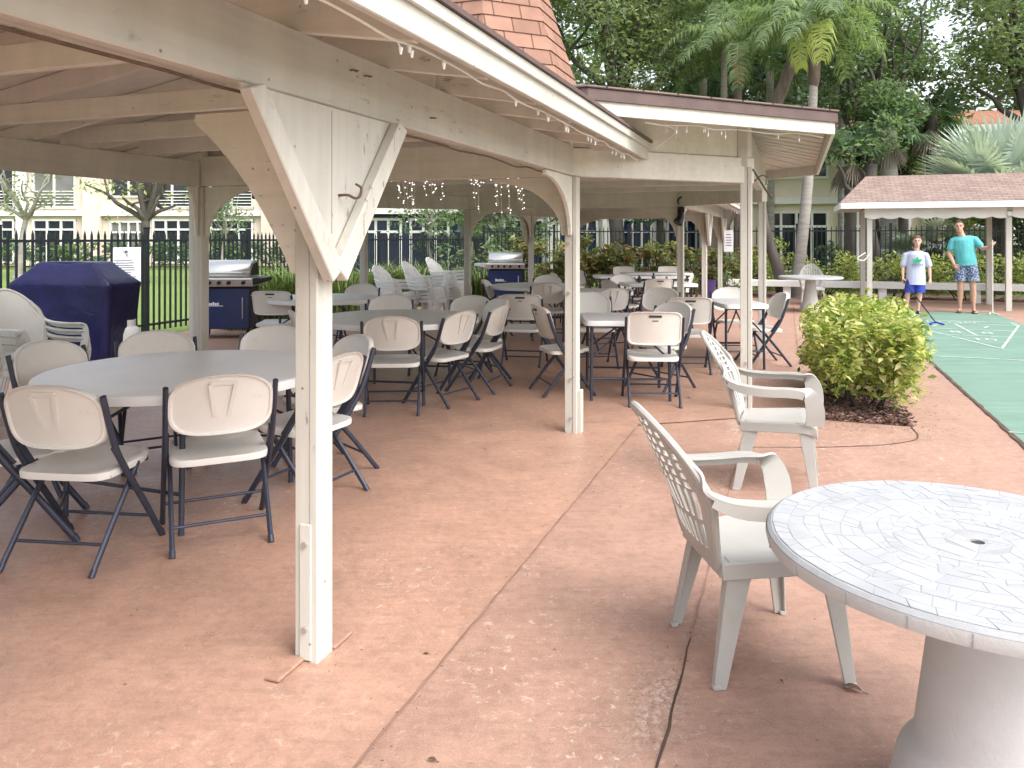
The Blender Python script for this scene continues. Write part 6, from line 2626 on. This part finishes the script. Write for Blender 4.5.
for sx, x in ((-1, -.158), (1, .058)):
    mb = MB()
    mb.ball((x, -.03, .03), .05, 14, (.85, 2.1, .75))
    mb.box((x, -.03, .008), (.08, .20, .016))
    mb.build('shoe', M['black_plastic'], boy, .004, 50)
# print on the chest: leaf-shaped emblem over a word
zc, yc = 1.03, -.128
mb = MB()
def leaf_plate(cx, cz, L, w, ang):
    d = Vector((math.sin(ang), 0, math.cos(ang)))
    s = Vector((math.cos(ang), 0, -math.sin(ang)))
    o = Vector((cx, yc, cz))
    poly = []
    for k in range(9):
        f_ = k / 8
        poly.append((w * math.sin(PI * f_ ** .8), L * f_))
    for k in range(7, 0, -1):
        f_ = k / 8
        poly.append((-w * math.sin(PI * f_ ** .8), L * f_))
    mb.prism(poly, o, s, d, (0, .012, 0))
leaf_plate(.04, zc - .005, .105, .026, 0)
leaf_plate(.03, zc - .005, .100, .024, -.85)
leaf_plate(.05, zc - .005, .100, .024, .85)
mb.build('shirt_emblem', M['logo_green'], boy)
cuv = bpy.data.curves.new('shirt_word', 'FONT')
cuv.body = 'adidas'
cuv.size = .085
cuv.extrude = .006
cuv.align_x = 'CENTER'
t_ = bpy.data.objects.new('shirt_word', cuv)
COL.objects.link(t_)
bpy.context.view_layer.update()
me = bpy.data.meshes.new_from_object(t_.evaluated_get(bpy.context.evaluated_depsgraph_get()))
bpy.data.objects.remove(t_)
me.materials.clear()
me.materials.append(M['logo_dark'])
o = link('shirt_word', me, boy)
o.rotation_euler = (PI / 2, 0, 0)
o.location = (.04, yc - .006, zc - .075)
# his cue, its head resting on the court
a = bp + Matrix.Rotation(-R(26), 3, 'Z') @ Vector((-.205, -.09, .66))
e = at(935.5, 13.35, .045)
cu = thing('shuffleboard_cue', Vector((e.x, e.y, .004)), 0, 'dark shuffleboard cue with blue head slanting from the boy down to the court', 'cue', 'shuffleboard cues')
o0 = Vector((e.x, e.y, .004))
mb = MB()
tail = a + (a - e).normalized() * .12
mb.tube([e - o0, tail - o0], [.011, .013], 10)
mb.build('shaft', M['black_plastic'], cu, 0, 40)
mb = MB()
d = (e - a).normalized()
d.z = 0
d.normalize()
s = Vector((-d.y, d.x, 0))
mb.tube(smoothpath([s * .10 + d * .10 + Vector((0, 0, .016)), s * .085 + d * .02 + Vector((0, 0, .02)), Vector((0, 0, .04)) - d * .02, -s * .085 + d * .02 + Vector((0, 0, .02)), -s * .10 + d * .10 + Vector((0, 0, .016))], 5), .016, 8)
mb.build('cue_head', M['blue_short'], cu, 0, 40)
# ------------------------------------------------------------------ buildings (local: x along the facade, -y towards the viewer)
def window(t, x, z, w, h, nx=2, transom=0.0, glass='glass', frame=.09, y=0.0, rail=False):
    mb = MB()
    fr = frame
    for a in range(nx + 1):
        mb.box((x + (w - fr) * a / nx + fr / 2, y - .03, z + h / 2), (fr, .14, h))
    for zz in ([z + fr / 2, z + h - fr / 2] + ([z + h - transom] if transom else [])):
        mb.box((x + w / 2, y - .034, zz), (w, .13, fr))
    f = mb.build('window', M['white_trim'], t)
    mb = MB()
    mb.box((x + w / 2, y + .02, z + h / 2), (w - .02, .04, h - .02))
    mb.build('pane', M[glass], f)
    if rail:
        mb = MB()
        for k in range(6):
            mb.box((x + w / 2, y - .16, z + .12 + k * .16), (w, .03, .04))
        mb.build('balcony_rail', M['white_trim'], f)
    return f


def building(x0, x1, y, h, label, bays, wall='render', floors=2, fh=2.9, roof='tile', rot=0.0, depth=9, eave=.6, glass='glass', rh=1.5):
    t = thing('apartment_building', (x0, y, 0), rot, label, 'building', 'apartment buildings beyond the fence')
    L = x1 - x0
    mb = MB()
    mb.box((L / 2, depth / 2 + .04, h / 2), (L, depth, h))
    mb.build('wall', M[wall], t)
    mb = MB()
    for k in range(1, floors):
        mb.box((L / 2, -.10, k * fh - .1), (L + .1, .36, .26))
    mb.build('floor_band', M['white_trim'], t)
    mb = MB()
    A = [(-eave, -eave, h), (L + eave, -eave, h), (L + eave, depth + eave, h), (-eave, depth + eave, h), (depth * .4, depth / 2, h + rh), (L - depth * .4, depth / 2, h + rh)]
    s_ = math.hypot(depth / 2 + eave, rh)
    mb.add(A, [(0, 1, 5, 4), (2, 3, 4, 5), (3, 0, 4), (1, 2, 5), (3, 2, 1, 0)],
           [[(0, 0), (L, 0), (L - 3, s_), (3, s_)], [(0, 0), (L, 0), (L - 3, s_), (3, s_)], [(0, 0), (depth, 0), (depth / 2, s_)], [(0, 0), (depth, 0), (depth / 2, s_)], [(0, 0)] * 4])
    mb.build('roof', M[roof], t)
    mb = MB()
    mb.box((L / 2, -eave + .03, h - .12), (L + 2 * eave, .10, .26))
    mb.build('fascia', M['white_trim'], t)
    for b in bays:
        kind, x, w = b[:3]
        if kind == 'pier':
            mb = MB()
            mb.box((x + w / 2, -.16, h / 2 - .1), (w, .40, h - .25))
            mb.build('pier', M[b[3] if len(b) > 3 else wall], t)
        else:
            for k in range(floors):
                z = k * fh
                if kind == 'balcony' and k:
                    window(t, x, z + .15, w, fh - .55, 2, 0, glass, .10, .0, True)
                elif kind == 'balcony':
                    window(t, x, .15, w, fh - .55, 3, .55, glass, .10)
                elif k:
                    window(t, x, z + .75, w, fh - 1.25, 2, 0, glass, .09)
                else:
                    window(t, x, .15, w, fh - .65, 4, .6, glass, .09)
    return t


# long condominium across the lawn, left
bays = []
x = 1.0
while x < 27:
    bays += [('pier', x, .9, 'render_pink'), ('window', x + 1.3, 2.0), ('balcony', x + 3.55, 2.1), ('pier', x + 5.9, .5, 'white_trim'), ('balcony', x + 6.6, 2.3)]
    x += 9.4
building(-33, -4.5, 41, 6.0, 'long cream two-storey condominium across the lawn at left', bays, 'render_pink')
bays = [('window', .8 + 2.6 * k, 1.9) for k in range(6)] + [('pier', 2.9 + 2.6 * k, .22, 'white_trim') for k in range(6)]
building(-1.2, 15.2, 37, 6.0, 'distant building with dark blue windows and white posts behind the croton bed', bays, 'white_trim', 2, 2.9, 'tile', 0, 8, .6, 'glass_blue')
bays = [('window', 1.3, 2.4), ('window', 4.1, 2.6), ('pier', 7.1, .4), ('window', 7.8, 2.4), ('window', 10.6, 2.4), ('pier', 13.4, .4), ('window', 14.2, 2.6)]
building(8.6, 26.9, 30.5, 5.7, 'cream two-storey building with tall dark windows and tiled roof behind the shelter', bays, 'render', 2, 3.05, 'tile', -R(8), 9, .6, 'glass', 1.3)
bays = [('balcony', .4, 1.6), ('balcony', 2.3, 1.6)]
building(-6.4, -2.2, 31, 2.7, 'low dark hut with pale flat roof behind the plastic stacks', bays, 'blue_enamel', 1, 2.7, 'shelter_roof', 0, 5, .5, 'glass_blue', .5)
# clipped shrubs at the foot of the condominium and an orange bush
q = random.Random(15)
for k in range(13):
    px = 4 + k * 24
    r = q.uniform(.5, .9)
    bl = [(q.uniform(-r, r), q.uniform(-.4, .4), q.uniform(.3, 1.2), r * .5) for _ in range(12)]
    shrub('border_shrub', at(px, 38.5), bl, 130, .28, 'leaf_dark' if k % 3 else 'leaf_mid', 'rounded border shrub at the foot of the condominium, %s from the left' % ['first', 'second', 'third', 'fourth', 'fifth', 'sixth', 'seventh', 'eighth', 'ninth', 'tenth', 'eleventh', 'twelfth', 'last'][k], 'shrub', 'border shrubs of the condominium', 4, .5, 200 + k)
# ------------------------------------------------------------------ sky, sun, camera
w = bpy.data.worlds.new('World')
scene.world = w
w.use_nodes = True
nt = w.node_tree
bg = nt.nodes['Background']
sky = nt.nodes.new('ShaderNodeTexSky')
sky.sky_type = 'NISHITA'
sky.sun_disc = False
SUN_EL, SUN_AZ = R(52), R(138)          # azimuth clockwise from the view axis (+y)
sky.sun_elevation = SUN_EL
sky.sun_rotation = SUN_AZ
sky.air_density = 1.0
sky.dust_density = 4.0
sky.ozone_density = .6
hs = nt.nodes.new('ShaderNodeHueSaturation')      # thin overcast: most of the blue is gone
hs.inputs['Saturation'].default_value = .38
nt.links.new(sky.outputs[0], hs.inputs['Color'])
nt.links.new(hs.outputs[0], bg.inputs['Color'])
bg.inputs['Strength'].default_value = .15
sl = bpy.data.lights.new('sun', 'SUN')
sl.energy = .5
sl.angle = R(48)
sl.color = (1, .985, .965)
so = bpy.data.objects.new('sun', sl)
COL.objects.link(so)
d = Vector((math.sin(SUN_AZ) * math.cos(SUN_EL), math.cos(SUN_AZ) * math.cos(SUN_EL), math.sin(SUN_EL)))
so.rotation_euler = d.to_track_quat('Z', 'Y').to_euler()
so.location = d * 40

cam = bpy.data.cameras.new('camera')
cam.sensor_width = 36
cam.lens = 773 / 1024 * 36
cam.shift_y = -(384 - 238) / 1024
cam.clip_start, cam.clip_end = .05, 900
co_ = bpy.data.objects.new('camera', cam)
COL.objects.link(co_)
co_.location = (0, 0, CAM_H)
co_.rotation_euler = (PI / 2, 0, 0)
scene.camera = co_

scene.view_settings.view_transform = 'Standard'
scene.view_settings.look = 'None'
scene.view_settings.gamma = 1
scene.view_settings.exposure = 1.55
scene.view_settings.use_curve_mapping = False
scene.cycles.max_bounces = 10
scene.cycles.diffuse_bounces = 6
scene.cycles.use_denoising = True
scene.render.film_transparent = False
